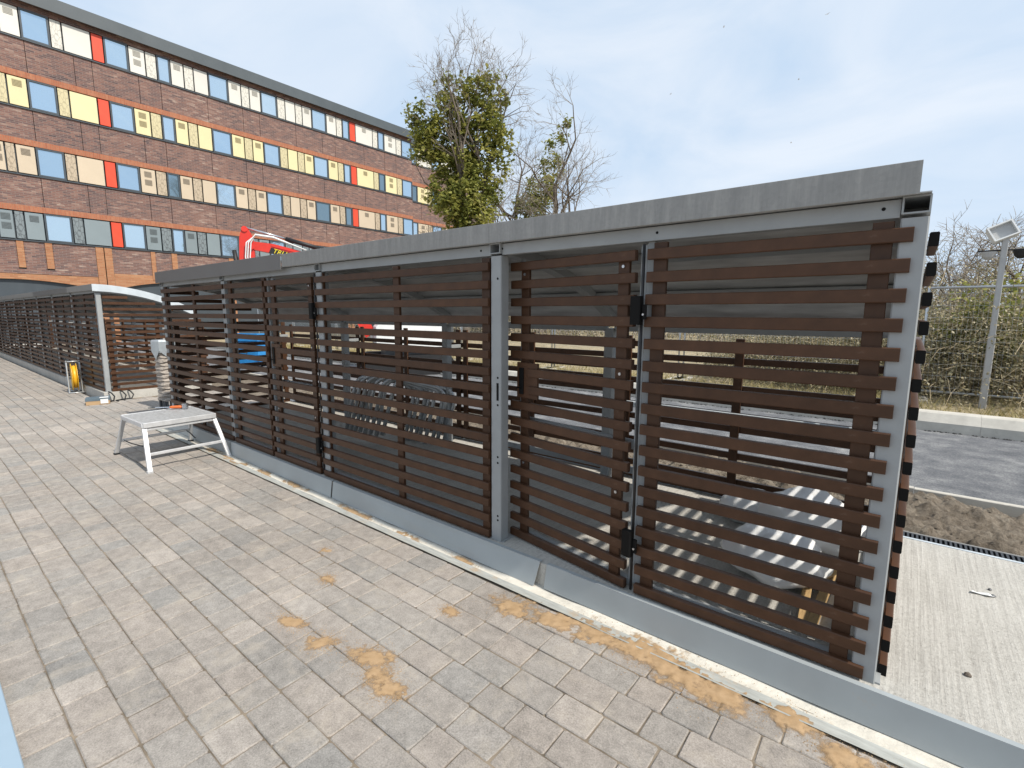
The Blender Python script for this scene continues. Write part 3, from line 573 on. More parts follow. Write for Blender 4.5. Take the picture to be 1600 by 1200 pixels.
def shelter(root, ox, posts, front, fascias, arch_end=False, plainfront=False):
    """ox: world x of the root; posts: world x of frame centres from right to left"""
    X = lambda x: x - ox
    RY = 0.0
    pw, pd = 0.085, 0.08
    for i, px in enumerate(posts):
        mb = MB(); mb.cbox(X(px) - pw / 2, X(px) + pw / 2, 2.403, 2.403 + pd, ZS, 2.04, .005, 'z'); p = mk('post', mb, 'post', root)
        mb = MB(); mb.box(X(px) - .06, X(px) + .06, 2.412, 2.53, ZS + .0, ZS + .008); mk('base_plate', mb, 'post', p)
        mb = MB(); mb.cbox(X(px) - pw / 2, X(px) + pw / 2, 3.925, 4.005, ZS, 1.56, .005, 'z'); p = mk('post', mb, 'post', root)
        for zb_ in (.285, 1.30):
            mb = MB(); mb.cbox(X(px) - .02, X(px) + .02, 4.006, 4.174, zb_ - .02, zb_ + .02, .003, 'y'); mk('panel_bracket', mb, 'post', p)
        # rafter: open rectangular tube following the curve
        rings = []; inn = []
        for k in range(17):
            y = 2.392 + (4.022 - 2.392) * k / 16; z = roofz(y); hw, hh = pw / 2, 0.032
            rings.append([(X(px) - hw, y, z - hh), (X(px) + hw, y, z - hh), (X(px) + hw, y, z + hh), (X(px) - hw, y, z + hh)])
            hw -= .006; hh -= .006; inn.append([(X(px) - hw, y, z - hh), (X(px) - hw, y, z + hh), (X(px) + hw, y, z + hh), (X(px) + hw, y, z - hh)])
        mb = MB(); mb.loft(rings, True, False); mb.loft(inn[:3], True, False)
        a, b = rings[0], [inn[0][0], inn[0][3], inn[0][2], inn[0][1]]
        mb.add(a + b, [(i, (i + 1) % 4, 4 + (i + 1) % 4, 4 + i) for i in range(4)]); mb.add(inn[2], [(0, 1, 2, 3)]); mb.add(rings[-1], [(0, 1, 2, 3)]); mk('rafter', mb, 'post', root)
    for a, b in zip(posts[:-1], posts[1:]):
        x1, x0 = X(a) - pw / 2 - .004, X(b) + pw / 2 + .004
        mb = MB(); mb.cbox(x0, x1, 2.412, 2.418, 2.045, 2.112, .001); mb.box(x0, x1, 2.4185, 2.465, 2.046, 2.051); mb.box(x0, x1, 2.4185, 2.465, 2.105, 2.110); mk('front_beam', mb, 'post', root)
        mb = MB(); mb.cbox(x0, x1, 4.010, 4.055, 0.255, 0.315, .003); mk('rear_rail', mb, 'post', root)
        for yy_ in (2.98, 3.62):
            zc = roofz(yy_); mb = MB(); mb.cbox(x0, x1, yy_ - .022, yy_ + .022, zc - .028, zc + .030, .003); mk('purlin', mb, 'post', root)
        mb = MB(); mb.cbox(x0, x1, 3.95, 4.015, 1.535, 1.598, .003); mk('purlin', mb, 'post', root)
        # curved roof sheet with shallow ribs
        xa, xb = X(a) + (pw / 2 if a == posts[0] else 0) , X(b) - (pw / 2 if b == posts[-1] else 0)
        mb = MB(); top = []; bot = []
        for k in range(21):
            y = 2.366 + (4.030 - 2.366) * k / 20; z = roofz(y) + .0335 if k < 20 else roofz(y) + .0325; top.append((y, z + .004)); bot.append((y, z))
        nx = 1; loop = top + bot[::-1]; mb.prism(loop, xb + .003, xa - .003, 'x'); mk('roof_sheet', mb, 'roof_under', root)
    x_r, x_l = posts[0] + .03, posts[-1] - .03
    # ---- rear panels
    rt = [t for t in ZT if t < 1.46]
    for a, b in zip(posts[:-1], posts[1:]):
        wd = a - b - .02; panel(root, 'rear_panel', (X(a) - .01, YB + SLAT_D + .024 + .001, 0), math.pi, wd, rt, (.05, wd / 2, wd - .05), (), .2, 1.49, bottom_rail=False)
    # ---- end panels: slats follow the arch
    def spans(tops, flip):
        L = YB - .02 - 2.49; r = []
        for t in tops:
            lim = L
            d = (roofz(2.36) - .045 - t) / 0.165; lim = min(L, 2.36 + math.sqrt(max(0, d)) - 2.49 - .01)
            lim = max(lim, .25); r.append((0, lim) if not flip else (L - lim, L))
        return r
    L = YB - .02 - 2.49
    tops = [t - .012 for t in ZT]
    panel(root, 'end_panel', (X(posts[0]) + pw / 2 + .036, 2.49, 0), math.pi / 2, L, tops, (.06, L / 2, L - .06), (.12,), .2, 1.55, spans(tops, False), True, False)
    panel(root, 'end_panel', (X(posts[-1]) - pw / 2 - .036, 2.49 + L, 0), -math.pi / 2, L, tops, (.06, L / 2, L - .06), (), .2, 1.55, spans(tops, True), True, False)
    for (a, b, y0, z0, z1, mt) in fascias:
        mb = MB(); mb.cbox(X(a), X(b), y0, y0 + .006, z0, z1, .0015); mb.box(X(a), X(b), y0 + .0065, y0 + .05, z1 - .0045, z1 - .0005); mk('fascia', mb, mt, root)
        mb2 = MB(); 
    if arch_end:
        xe = X(posts[0]) + pw / 2 + .055; top = []; bot = []
        for k in range(19):
            y = 2.352 + (4.06 - 2.352) * k / 18; d = y - 2.36; top.append((y, 2.205 - .165 * max(0, d) ** 2)); bot.append((y, 2.075 - .165 * max(0, d) ** 2))
        mb = MB(); mb.prism(top + bot[::-1], xe, xe + .004, 'x'); mk('arch_flashing', mb, 'white_metal', root)
        mb = MB(); mb.loft([[(xe - .10, y, z), (xe, y, z), (xe, y, z - .003), (xe - .10, y, z - .003)] for y, z in top]); mk('arch_trim', mb, 'white_metal', root)
    for f in front: f(root, X)
    return root

def fixed(x_right, x_left, batt, upr):
    def go(root, X):
        wd = x_right - x_left
        panel(root, 'front_panel', (X(x_left), YF, 0), 0, wd, ZT, [b - x_left for b in batt], [u - x_left for u in upr], .185, 2.035)
    return go
def door(x_hinge, width, ang):
    """hinged at its right edge, lock plate at the left"""
    def go(root, X):
        c, s = math.cos(ang), math.sin(ang)
        lx, ly = X(x_hinge) - width * c, YF + width * s          # left edge swings inwards
        sp = [(0, width - .03) if i not in (6, 7) else (.165, width - .03) for i in range(NS)]
        p = panel(root, 'door', (lx, ly, 0), -ang, width, ZT, (.10, width - .12), (.055, width - .014), .185, 2.0, sp)
        mb = MB(); mb.cbox(.05, .235, SLAT_D - .018, SLAT_D - .001, ZT[7] - .085, ZT[6] + .035, .002, 'x'); mk('lock_plate', mb, 'slat', p)
        mb = MB(); mb.cbox(.075, .115, SLAT_D - .0265, SLAT_D - .0185, ZT[7] - .06, ZT[6] - .0, .002, 'z'); mb.cbox(.085, .093, -.03, SLAT_D - .027, ZT[7] - .02, ZT[7] - .012, .001, 'y'); mk('lock', mb, 'cap', p)
        mb = MB(); mb.cbox(.055, width - .055, SLAT_D + .066, SLAT_D + .10, ZT[9] - .06, ZT[9] - .01, .003, 'x'); mk('mid_rail', mb, 'post', p)
        mb = MB(); mb.cyl((width + .012, .012, .17), (width + .012, .012, 2.03), .0075, 10); mk('edge_seal', mb, 'black', p, smooth=True)
        for zc in (1.70, 0.45):
            mb = MB(); mb.cbox(width - .028, width + .030, -.040, -.004, zc - .072, zc + .072, .006, 'z'); mb.cbox(width + .0305, width + .055, -.022, -.006, zc - .045, zc + .03, .004, 'z'); h = mk('hinge', mb, 'cap', p)
            mb = MB(); mb.cyl((width + .043, -.0225, zc - .02), (width + .043, -.027, zc - .02), .006, 8); mk('bolt', mb, 'steel_bright', h)
        for bx in (.10, width - .12):
            for zc in (ZT[0] - .075, ZT[5] - .085, ZT[11] - .08):
                mb = MB(); mb.cyl((bx, SLAT_D + .0005, zc), (bx, SLAT_D - .006, zc), .0085, 8); mk('bolt', mb, 'steel_bright', p)
    return go
P1 = [-0.022, -2.067, -4.160, -6.235, -8.300]
def post_details(root, X):
    mb = MB(); mb.box(X(-2.067) - .012 + .018, X(-2.067) + .012 + .012, 2.4015, 2.4025, 1.12, 1.235); mk('lock_keep', mb, 'cap', root)
    for z in (1.90, 1.27, 1.09, .74, .70, .33, .30):
        mb = MB(); mb.cyl((X(-2.067) + .016, 2.4028, z), (X(-2.067) + .016, 2.4018, z), .0075, 10); mk('bolt_hole', mb, 'cap', root)
    for xx in (-.12, -1.02, -2.02, -2.2):
        mb = MB(); mb.cyl((X(xx), 2.4118, 2.082), (X(xx), 2.4108, 2.082), .007, 10); mk('bolt_hole', mb, 'cap', root)
    mb = MB(); mb.cbox(X(-2.01), X(-.075), 4.011, 4.056, .865, .915, .004); mk('mid_rail', mb, 'white_metal', root)
s1 = thing('cycle_shelter', 'near cycle shelter of brown horizontal slats with a door standing ajar', 'cycle shelter', (-4.2, 0, 0))
shelter(s1, -4.2, P1, [fixed(-.022, -1.056, (-.115, -1.0), (-1.058,)), door(-1.090, .965, R(8.5)), fixed(-2.118, -4.197, (-2.165, -3.085, -4.14), (-2.13, -4.18)),
                       door(-4.225, .94, 0.0), fixed(-5.205, -6.150, (-5.26, -6.09), (-5.22, -6.13)), fixed(-6.205, -8.30, (-6.26, -7.2, -8.23), (-6.225,)), post_details],
        [(-2.078, -.017, 2.352, 2.113, 2.230, 'galv'), (-4.712, -2.082, 2.354, 2.114, 2.232, 'galv'), (-6.335, -4.716, 2.345, 2.088, 2.238, 'fascia_paint'), (-8.345, -6.338, 2.346, 2.088, 2.239, 'fascia_paint')])
# ---- grey skirting plates along the slab edge: each lies loose against it
sk = [(-8.74, -6.20, .002, 0), (-6.19, -3.995, .0, .004), (-3.985, -1.655, .0, .018), (-1.615, 0.92, .0, .0), (.93, 3.4, 0, 0)]
skl = ['grey skirting plate furthest along the near shelter, beneath the painted fascia end', 'grey skirting plate beside the foot of the aluminium work platform', 'grey skirting plate below the full width slat panel, ending at a gap', 'grey skirting plate below the open door, starting at the gap', 'grey skirting plate running out past the right end of the shelter']
for (a, b, t0, t1), lb in zip(sk, skl):
    mb = MB(); t = .014
    mb.add([(a, 2.327 - t0, 0.004), (b - t1 * 1.4, 2.327 - t1, 0.004), (b, 2.341, .160), (a + .012, 2.341, .160),
            (a, 2.330 - t0, 0.004), (b - t1 * 1.4, 2.330 - t1, 0.004), (b, 2.344, .157), (a + .012, 2.344, .157), (b, 2.368, .160), (a + .012, 2.368, .160), (b, 2.368, .157), (a + .012, 2.368, .157)],
           [(0, 1, 2, 3), (5, 4, 7, 6), (0, 4, 5, 1), (3, 2, 8, 9), (7, 11, 10, 6), (9, 8, 10, 11), (1, 5, 6, 2), (2, 6, 10, 8), (0, 3, 7, 4), (3, 9, 11, 7)])
    tag(mk('skirting_plate', mb, 'plinth'), lb, 'skirting', 'skirting plates along the slab edge')
P2 = [-12.06 - 2.07 * i for i in range(9)]
fr2 = [fixed(a - .045, b + .0, (a - .1, (a + b) / 2, b + .08), ()) for a, b in zip(P2[:-1], P2[1:])]
s2 = thing('cycle_shelter', 'far cycle shelter with pale arched end flashing, beyond the near shelter', 'cycle shelter', (-22.4, 0, 0))
shelter(s2, -22.4, P2, fr2, [(P2[0] - 2.07 * (i + 1), P2[0] - 2.07 * i + (.08 if i == 0 else -.006), 2.352, 2.09, 2.205, 'fascia_paint' if i in (1, 2) else 'galv') for i in range(8)], True)

# ================================================================== OBJECTS
# ---- aluminium work platform
wp = thing('work_platform', 'folding aluminium work platform standing on the pavers', 'work platform', (-6.70, 1.89, 0), R(1.5))
HX, HY, HT = .375, .36, .50
for s in (-1, 1):
    mb = MB(); mb.cbox(s * HX - .022 if s > 0 else -HX - .006, s * HX + .006 if s > 0 else -HX + .022, -HY, HY, HT - .055, HT, .004, 'y'); mk('deck_rail', mb, 'alu', wp)
    mb = MB(); mb.cbox(-HX + .023, HX - .023, s * HY - .012, s * HY + .012, HT - .05, HT - .004, .003, 'x'); mk('deck_rail', mb, 'alu', wp)
for i in range(13):
    x = -HX + .05 + i * (2 * HX - .1) / 12
    mb = MB(); mb.cbox(x - .022, x + .022, -HY + .013, HY - .013, HT - .022, HT - .007, .004, 'y')
    for q in (-.015, -.005, .005, .015): mb.box(x + q - .0018, x + q + .0018, -HY + .014, HY - .014, HT - .007, HT - .0035)
    mk('deck_board', mb, 'deck', wp)
for sx in (-1, 1):
    legs = []
    for sy in (-1, 1):
        t = Vector((sx * (HX - .03), sy * (HY - .012), HT - .06)); b = Vector((sx * (HX + .19), sy * (HY + .035), .012))
        mb = MB(); rings = []
        for k in range(5):
            p = t.lerp(b, k / 4); a = .017; rings.append([(p.x - a, p.y - a * 1.15, p.z), (p.x + a, p.y - a * 1.15, p.z), (p.x + a, p.y + a * 1.15, p.z), (p.x - a, p.y + a * 1.15, p.z)])
        mb.loft(rings); lg = mk('leg', mb, 'alu', wp)
        mb = MB(); mb.cbox(b.x - .028, b.x + .028, b.y - .026, b.y + .026, 0.0, .018, .003, 'z'); mk('rubber_foot', mb, 'black' if sx < 0 else 'alu', lg)
        legs.append((t, b))
    p0, p1 = legs[0][0].lerp(legs[0][1], .62), legs[1][0].lerp(legs[1][1], .62)
    mb = MB(); mb.cbox(p0.x - .012, p0.x + .012, p0.y + .021, p1.y - .021, p0.z - .016, p0.z + .016, .004, 'y'); mk('stretcher', mb, 'alu', wp)
    p0, p1 = legs[0][0].lerp(legs[0][1], .03), legs[1][0].lerp(legs[1][1], .03)
    mb = MB(); mb.cbox(p0.x - .013, p0.x + .013, p0.y + .021, p1.y - .021, p0.z - .018, p0.z + .012, .004, 'y'); mk('stretcher', mb, 'alu', wp)
for sy in (-1, 1):
    mb = MB(); mb.tube([(-HX - .12, sy * (HY - .03), .17), (-HX + .08, sy * (HY - .05), .16), (-.02, sy * (HY - .1), .155)], .007, 6); mk('stay_strap', mb, 'black', wp)
hm = thing('hammer', 'orange handled hammer resting on the work platform', 'hammer', (-7.02, 2.0, HT + .012), R(52))
mb = MB(); mb.cyl((-.16, 0, .012), (.0, 0, .012), .008, 8); mk('shaft', mb, 'steel_bright', hm)
mb = MB(); mb.tube([(0, 0, .012), (.02, 0, .012), (.11, 0, .013), (.135, 0, .012)], [.012, .018, .020, .014], 10); mk('handle', mb, 'orange', hm)
mb = MB(); mb.cbox(.137, .195, -.028, .028, -.009, .055, .008, 'z'); mk('head', mb, 'steel_bright', hm)
mb = MB(); mb.tube([(-.16, 0, .014), (-.20, .01, .016), (-.235, -.012, .014)], [.009, .012, .006], 8); mk('claw', mb, 'dark_steel', hm)

# ---- yellow cable reel in its steel frame
cr_ = thing('cable_reel', 'yellow cable reel in a steel carry frame beside the far shelter', 'cable reel', (-13.66, 2.23, 0), R(-7))
for sy in (-1, 1):
    mb = MB(); mb.tube([(-.17, sy * .105, .01), (-.06, sy * .105, .02), (0, sy * .105, .66), (.02, sy * .105, .665)], .013, 8); mb.tube([(.17, sy * .105, .01), (.06, sy * .105, .02), (0.03, sy * .105, .64)], .013, 8); mk('frame', mb, 'pallet_steel', cr_, smooth=True)
mb = MB(); mb.cyl((0, -.12, .655), (0, .12, .655), .013, 8); mb.cyl((0, -.14, .33), (0, .16, .33), .012, 8); mb.cyl((.165, -.13, .012), (.165, .13, .012), .012, 8); mb.cyl((-.165, -.13, .012), (-.165, .13, .012), .012, 8); mk('crossbar', mb, 'pallet_steel', cr_, smooth=True)
for y0 in (-.05, .035):
    mb = MB(); n = 28; mb.loft([[(r_ * math.cos(2 * math.pi * k / n), y, .33 + r_ * math.sin(2 * math.pi * k / n)) for k in range(n)] for r_, y in ((.26, y0), (.285, y0 + .004), (.285, y0 + .012), (.26, y0 + .016))]); mk('flange', mb, 'yellow', cr_)
mb = MB(); n = 28
mb.loft([[(r_ * math.cos(2 * math.pi * k / n), y, .33 + r_ * math.sin(2 * math.pi * k / n)) for k in range(n)] for r_, y in ((.20, -.033), (.24, -.02), (.235, -.005), (.245, .012), (.22, .034))]); mk('cable_coil', mb, 'yellow', cr_, smooth=True)
# ---- box of parts
bx_ = thing('cardboard_box', 'small cardboard box with a dark lid lying before the far shelter corner', 'box', (-11.62, 2.19, 0), R(-14))
mb = MB(); mb.cbox(-.15, .15, -.17, .17, 0.002, .095, .004, 'z'); mk('carton', mb, 'card', bx_)
mb = MB(); mb.cbox(-.155, .155, -.175, .175, .075, .118, .005, 'z'); mk('lid', mb, 'bluelid', bx_)
mb = MB(); mb.add([(-.02, .03, .1195), (.13, .02, .1205), (.12, .155, .1195), (-.03, .15, .1205)], [(0, 1, 2, 3)]); mb.add([(.1565, .04, .02), (.1565, .15, .02), (.1565, .15, .10), (.1565, .04, .10)], [(0, 1, 2, 3)]); mk('packing_list', mb, 'white', bx_)
for i, (y0, q) in enumerate(((2.42, .0), (2.60, .09), (2.72, .17))):
    mb = MB(); pts = [(-11.93 + .02 * q, y0 + .0, .165), (-11.86, y0 + .02, .15), (-11.78, y0 + .05, .085), (-11.72 - q * .4, y0 + .02, .015), (-11.62 - q, y0 - .10 - q * .3, .012), (-11.5 - q, y0 - .12, .011)]
    c = mk('cable', mb.tube(pts, .0125, 7), 'black', smooth=True)
    tag(c, ['black cable curling off the slab corner nearest the cardboard box', 'middle black cable coming off the far slab corner', 'rightmost black cable coming off the far slab corner'][i], 'cable', 'cables at the far slab corner')
# ---- wrapped post between the two shelters
wpst = thing('wrapped_post', 'square post wrapped in brown film with a silver cap between the shelters', 'post', (-10.05, 2.86, 0), R(8))
mb = MB(); rings = []; rgw = random.Random(2)
for k in range(46):
    z = .16 + .92 * k / 45; s = .125 + .010 * math.sin(k * 1.9) + rgw.uniform(-.008, .008); tw = .12 * math.sin(k * .5)
    rings.append([(s * math.copysign(abs(math.cos(t)) ** .45, math.cos(t)) + rgw.uniform(-.006, .006), s * math.copysign(abs(math.sin(t)) ** .45, math.sin(t)) + rgw.uniform(-.006, .006), z + .012 * math.sin(3 * t + k)) for t in [2 * math.pi * j / 20 + .2 for j in range(20)]])
mb.loft(rings); mk('film_wrap', mb, 'wrap', wpst)
mb = MB()
for j in range(14):
    t = 2 * math.pi * j / 14; x = .11 * math.copysign(abs(math.cos(t)) ** .45, math.cos(t)); y = .11 * math.copysign(abs(math.sin(t)) ** .45, math.sin(t)); mb.cbox(x - .016, x + .016, y - .016, y + .016, 0, .2, .003, 'z')
mk('ribbed_foot', mb, 'dark_steel', wpst)
mb = MB(); mb.loft([[(a * x, a * y, z) for x, y in ((-1, -1), (0, -1.04), (1, -1), (1.04, 0), (1, 1), (0, 1.04), (-1, 1), (-1.04, 0))] for a, z in ((.136, 1.0), (.140, 1.03), (.139, 1.19), (.125, 1.215))])
mb.add([(.142, -.139, 1.03), (.143, .139, 1.03), (.141, 0, .90)], [(0, 1, 2)]); mb.add([(-.139, -.142, 1.03), (.139, -.143, 1.03), (.0, -.141, .88)], [(0, 1, 2)]); mk('cap', mb, 'tape', wpst)

# ---- steel cycle hoops stacked inside
rh = random.Random(4)
hoop = MB(); pts = []; HW, HH, RR = .36, .74, .17
pts += [(-HW, 0, .0), (-HW, 0, HH - RR)] + [(-HW + RR - RR * math.cos(a), 0, HH - RR + RR * math.sin(a)) for a in [k * math.pi / 16 for k in range(1, 9)]] + [(HW - RR + RR * math.sin(a), 0, HH - RR + RR * math.cos(a)) for a in [k * math.pi / 16 for k in range(0, 9)]] + [(HW, 0, 0)]
hoop.tube(pts, .0242, 12); hme = hoop.mesh('hoop', 'pallet_steel', True)
hb = [(-4.98, 3.52, 0), (-4.93, 3.55, 1), (-4.88, 3.58, 2), (-4.83, 3.61, 3), (-4.66, 3.56, 4), (-4.60, 3.60, 5), (-4.54, 3.64, 6), (-4.48, 3.68, 7)]
ordn = ['first', 'second', 'third', 'fourth']
for x, y, i in hb:
    o = ob('cycle_hoop', hme, None, (x, y, ZS + .014), rot=(R(rh.uniform(-3, 3)), R(rh.uniform(12, 17)), R(38 + rh.uniform(-3, 3))))
    tag(o, 'bent steel cycle hoop, %s of the %s bundle behind the wide slat panel' % (ordn[i % 4], 'left' if i < 4 else 'right'), 'cycle hoop', 'cycle hoops stacked in the shelter')
# ---- polythene bags and timber inside the near end
def bag(name, c, rx, ry, rz, seed, label, squash=0.25):
    mb = MB(); n, m_ = 36, 22; rings = []
    for i in range(m_ + 1):
        ph = math.pi * i / m_; ring = []
        for j in range(n):
            th = 2 * math.pi * j / n; d = Vector((math.sin(ph) * math.cos(th), math.sin(ph) * math.sin(th), math.cos(ph)))
            k = 1 + .16 * noise.noise(d * 1.9 + Vector((seed, 0, 0))) + .10 * abs(noise.noise(d * 4.5 + Vector((0, seed, 0)))) + .035 * abs(noise.noise(d * 11 + Vector((0, 0, seed))))
            z = d.z * rz * k; ring.append((c[0] + d.x * rx * k, c[1] + d.y * ry * k, max(ZS + .004, c[2] + z)))
        rings.append(ring)
    mb.loft(rings, True, False); return tag(mk(name, mb, 'bag', smooth=True), label, 'bag', 'polythene bags in the shelter')
bag('polythene_bag', (-.40, 3.60, .33), .31, .28, .21, 1.3, 'large clear polythene bag on the shelter floor nearest the rear slats')
bag('polythene_bag', (-.50, 3.10, .28), .26, .24, .15, 5.1, 'small clear polythene bag in front of the larger one on the floor')
bag('polythene_bag', (-.80, 3.85, .26), .22, .18, .13, 8.4, 'flattened clear polythene bag left of the large bag')
tb = [((-.235, 2.96, ZS + .022), .62, 88, 'long timber batten lying on the shelter floor by the corner'), ((-.30, 2.86, ZS + .022), .42, 95, 'short timber batten beside the long one by the corner'), ((-.22, 3.22, ZS + .08), .30, 70, 'timber offcut propped against the bag by the corner')]
for loc, L, a, lb in tb:
    mb = MB(); mb.cbox(-L / 2, L / 2, -.022, .022, -.019, .019, .002, 'x'); tag(mk('timber_batten', mb, 'timber', None, loc, R(a)), lb, 'timber', 'timber pieces in the shelter')

# ---- pale blue film-covered panel lying on the pavers by the camera
mb = MB(); mb.cbox(-5.6, -1.15, -.42, .118, .004, .030, .003, 'x'); tag(mk('metal_panel', mb, 'bluefilm'), 'pale blue film covered metal panel lying on the pavers', 'panel')

# ---- drifts of orange sand on the pavers
def sand_patch(name, blobs, label, cell=.008, amp=.012, seed=0.0, grains=2600):
    """irregular thin heap: height field cut where it runs out"""
    xs = [b[0] for b in blobs]; ys = [b[1] for b in blobs]; rm = max(max(b[2], b[3]) for b in blobs) * 1.3
    x0, x1, y0, y1 = min(xs) - rm, max(xs) + rm, min(ys) - rm, min(max(ys) + rm, 2.325)
    nx, ny = int((x1 - x0) / cell), int((y1 - y0) / cell); Hh = {}
    for j in range(ny + 1):
        for i in range(nx + 1):
            x, y = x0 + i * cell, y0 + j * cell; m_ = -1
            for bx, by, rx, ry, an in blobs:
                c, s = math.cos(an), math.sin(an); u, v = (x - bx) * c + (y - by) * s, -(x - bx) * s + (y - by) * c; m_ = max(m_, 1 - math.hypot(u / rx, v / ry))
            if m_ < -.5: continue
            h = m_ * .9 + .55 * noise.noise((x * 7 + seed, y * 7, 0)) + .45 * noise.noise((x * 21, y * 21 + seed, 3)) + .42 * noise.noise((x * 60, y * 60, seed))
            if h > -0.30: Hh[(i, j)] = (x, y, min(1, (h + .30) * 1.05))
    idx = {}; vs = []; fs = []; att = []
    for (i, j), (x, y, h) in Hh.items():
        idx[(i, j)] = len(vs); vs.append((x, y, .0006 + amp * max(0, h - .35) * (.75 + .6 * noise.noise((x * 30, y * 30, 7 + seed))))); att.append(h * 1.0)
    for (i, j) in Hh:
        q = [(i, j), (i + 1, j), (i + 1, j + 1), (i, j + 1)]
        if all(p in idx for p in q): fs.append(tuple(idx[p] for p in q))
    gr = random.Random(int(seed * 10) + 1)
    for _ in range(grains):
        bx, by, rx, ry, an = gr.choice(blobs); x, y = bx + gr.gauss(0, rx * .62), by + gr.gauss(0, ry * .75)
        if y > 2.325: continue
        r_ = gr.uniform(.0012, .0034); o_ = len(vs); t0 = gr.uniform(0, 2)
        vs += [(x + r_ * math.cos(t0 + k * 2.1), y + r_ * math.sin(t0 + k * 2.1), .0) for k in range(3)] + [(x, y, .0035)]; att += [2.0] * 4; fs += [(o_, o_ + 1, o_ + 3), (o_ + 1, o_ + 2, o_ + 3), (o_ + 2, o_, o_ + 3)]
    mb = MB(); mb.add(vs, fs); o = mk(name, mb, 'sand', smooth=True); at_ = o.data.attributes.new('rnd', 'FLOAT', 'POINT'); at_.data.foreach_set('value', att); o['kind'] = 'stuff'; o['label'] = label; return o
sand_patch('sand', [(-1.62, 2.06, .16, .09, 0), (-1.40, 2.10, .22, .09, 0), (-1.15, 2.16, .26, .10, 0), (-.92, 2.17, .22, .11, 0), (-.70, 2.16, .22, .12, -.1), (-.52, 2.13, .17, .11, -.1), (-.25, 2.17, .16, .07, 0), (-.05, 2.10, .10, .06, 0), (.15, 2.13, .1, .05, 0)], 'drift of orange sand along the pavers before the skirting', seed=2.0)
sand_patch('sand', [(-1.92, 1.29, .12, .075, .3), (-1.80, 1.24, .13, .06, -.2), (-1.68, 1.22, .10, .05, .4), (-2.22, 1.20, .10, .06, .5), (-2.50, 1.18, .10, .04, .3)], 'spilled orange sand patches out on the pavers', amp=.005, seed=6.0)
sand_patch('sand', [(-1.90, 1.80, .07, .04, 0), (-2.85, 2.26, .14, .05, 0), (-3.55, 2.27, .25, .05, 0), (-4.6, 2.29, .2, .045, 0), (-5.15, 2.28, .25, .05, 0), (-5.9, 2.26, .3, .06, 0), (-6.6, 2.27, .3, .06, 0), (-2.25, 2.26, .12, .04, 0), (-3.1, 1.75, .06, .04, 0), (-2.75, 1.55, .07, .04, 0)], 'small dabs of orange sand along the edging towards the platform', amp=.006, seed=9.0, cell=.012, grains=3500)
# litter on the concrete
mb = MB(); mb.add([(0, 0, 0), (.05, .01, .008), (.075, -.012, .004), (.05, -.03, .010), (.02, -.022, .003), (-.02, -.035, .012), (-.015, .0, .006)], [(0, 1, 2, 3, 4), (0, 4, 5, 6)])
tag(mk('paper_scrap', mb, 'white', None, (.42, 3.62, ZS + .003)), 'small white paper scrap on the bare concrete', 'paper')
for (x, y, r_, lb) in ((.49, 3.62, .012, 'dark stone on the concrete just right of the paper scrap'), (.485, 3.70, .010, 'dark stone on the concrete furthest from the skirting'), (.33, 2.72, .014, 'brown chip lying on the concrete near the skirting')):
    mb = MB(); mb.loft([[(x + a * r_ * math.cos(t) * rh.uniform(.8, 1.2), y + a * r_ * math.sin(t), ZS + z * r_) for t in [k * .785 for k in range(8)]] for a, z in ((.8, 0.05), (1, .5), (.5, 1.0))]); tag(mk('stone_chip', mb, 'dark_steel' if 'dark' in lb else 'bark'), lb, 'stone', 'chips on the concrete')

# ---- temporary fence panels
fr = random.Random(8)
def fence_panel(x0, yaw, y0, label):
    t = thing('fence_panel', label, 'fence', (x0, y0, 0.17), yaw, 'temporary fence panels along the verge')
    Wd, Hh = 3.45, 2.0; mb = MB(); mb.tube([(0, 0, .0), (0, 0, Hh)], .021, 8); mb.tube([(Wd, 0, 0), (Wd, 0, Hh)], .021, 8); mb.tube([(0, 0, Hh - .02), (Wd, 0, Hh - .02)], .021, 8); mb.tube([(0, 0, .20), (Wd, 0, .20)], .021, 8); mk('frame', mb, 'pallet_steel', t, smooth=True)
    mb = MB(); n = 58
    for i in range(1, n): mb.tube([(Wd * i / n, 0, .20), (Wd * i / n, 0, Hh - .02)], .0017, 3, False)
    for k in range(9): z = .28 + k * .2; mb.tube([(0, .004, z), (Wd, .004, z)], .0017, 3, False)
    mk('wire_mesh', mb, 'pallet_steel', t)
    for x in (0.0, Wd):
        mb = MB(); mb.cbox(x - .16, x + .16, -.35, .35, -.06, .06, .02, 'y'); mk('foot_block', mb, 'concrete_kerb', t)
fl = [(-25.3, 'sixth'), (-21.75, 'fifth'), (-18.2, 'fourth'), (-14.65, 'third'), (-11.1, None), (-7.55, None), (-4.0, None), (.20, None), (3.75, None)]
lbs = ['temporary mesh fence panel furthest left behind the shelters', 'temporary mesh fence panel second from the left behind the shelters', 'temporary mesh fence panel third from the left behind the shelters', 'temporary mesh fence panel behind the excavator', 'temporary mesh fence panel right of the excavator', 'temporary mesh fence panel seen behind the wide slat panel', 'temporary mesh fence panel seen behind the open door', 'temporary mesh fence panel in front of which the floodlight post stands', 'temporary mesh fence panel at the far right beyond the floodlight']
for (x, _), lb in zip(fl, lbs): fence_panel(x, R(fr.uniform(-1.2, 1.2)), 11.25 + fr.uniform(-.05, .05), lb)

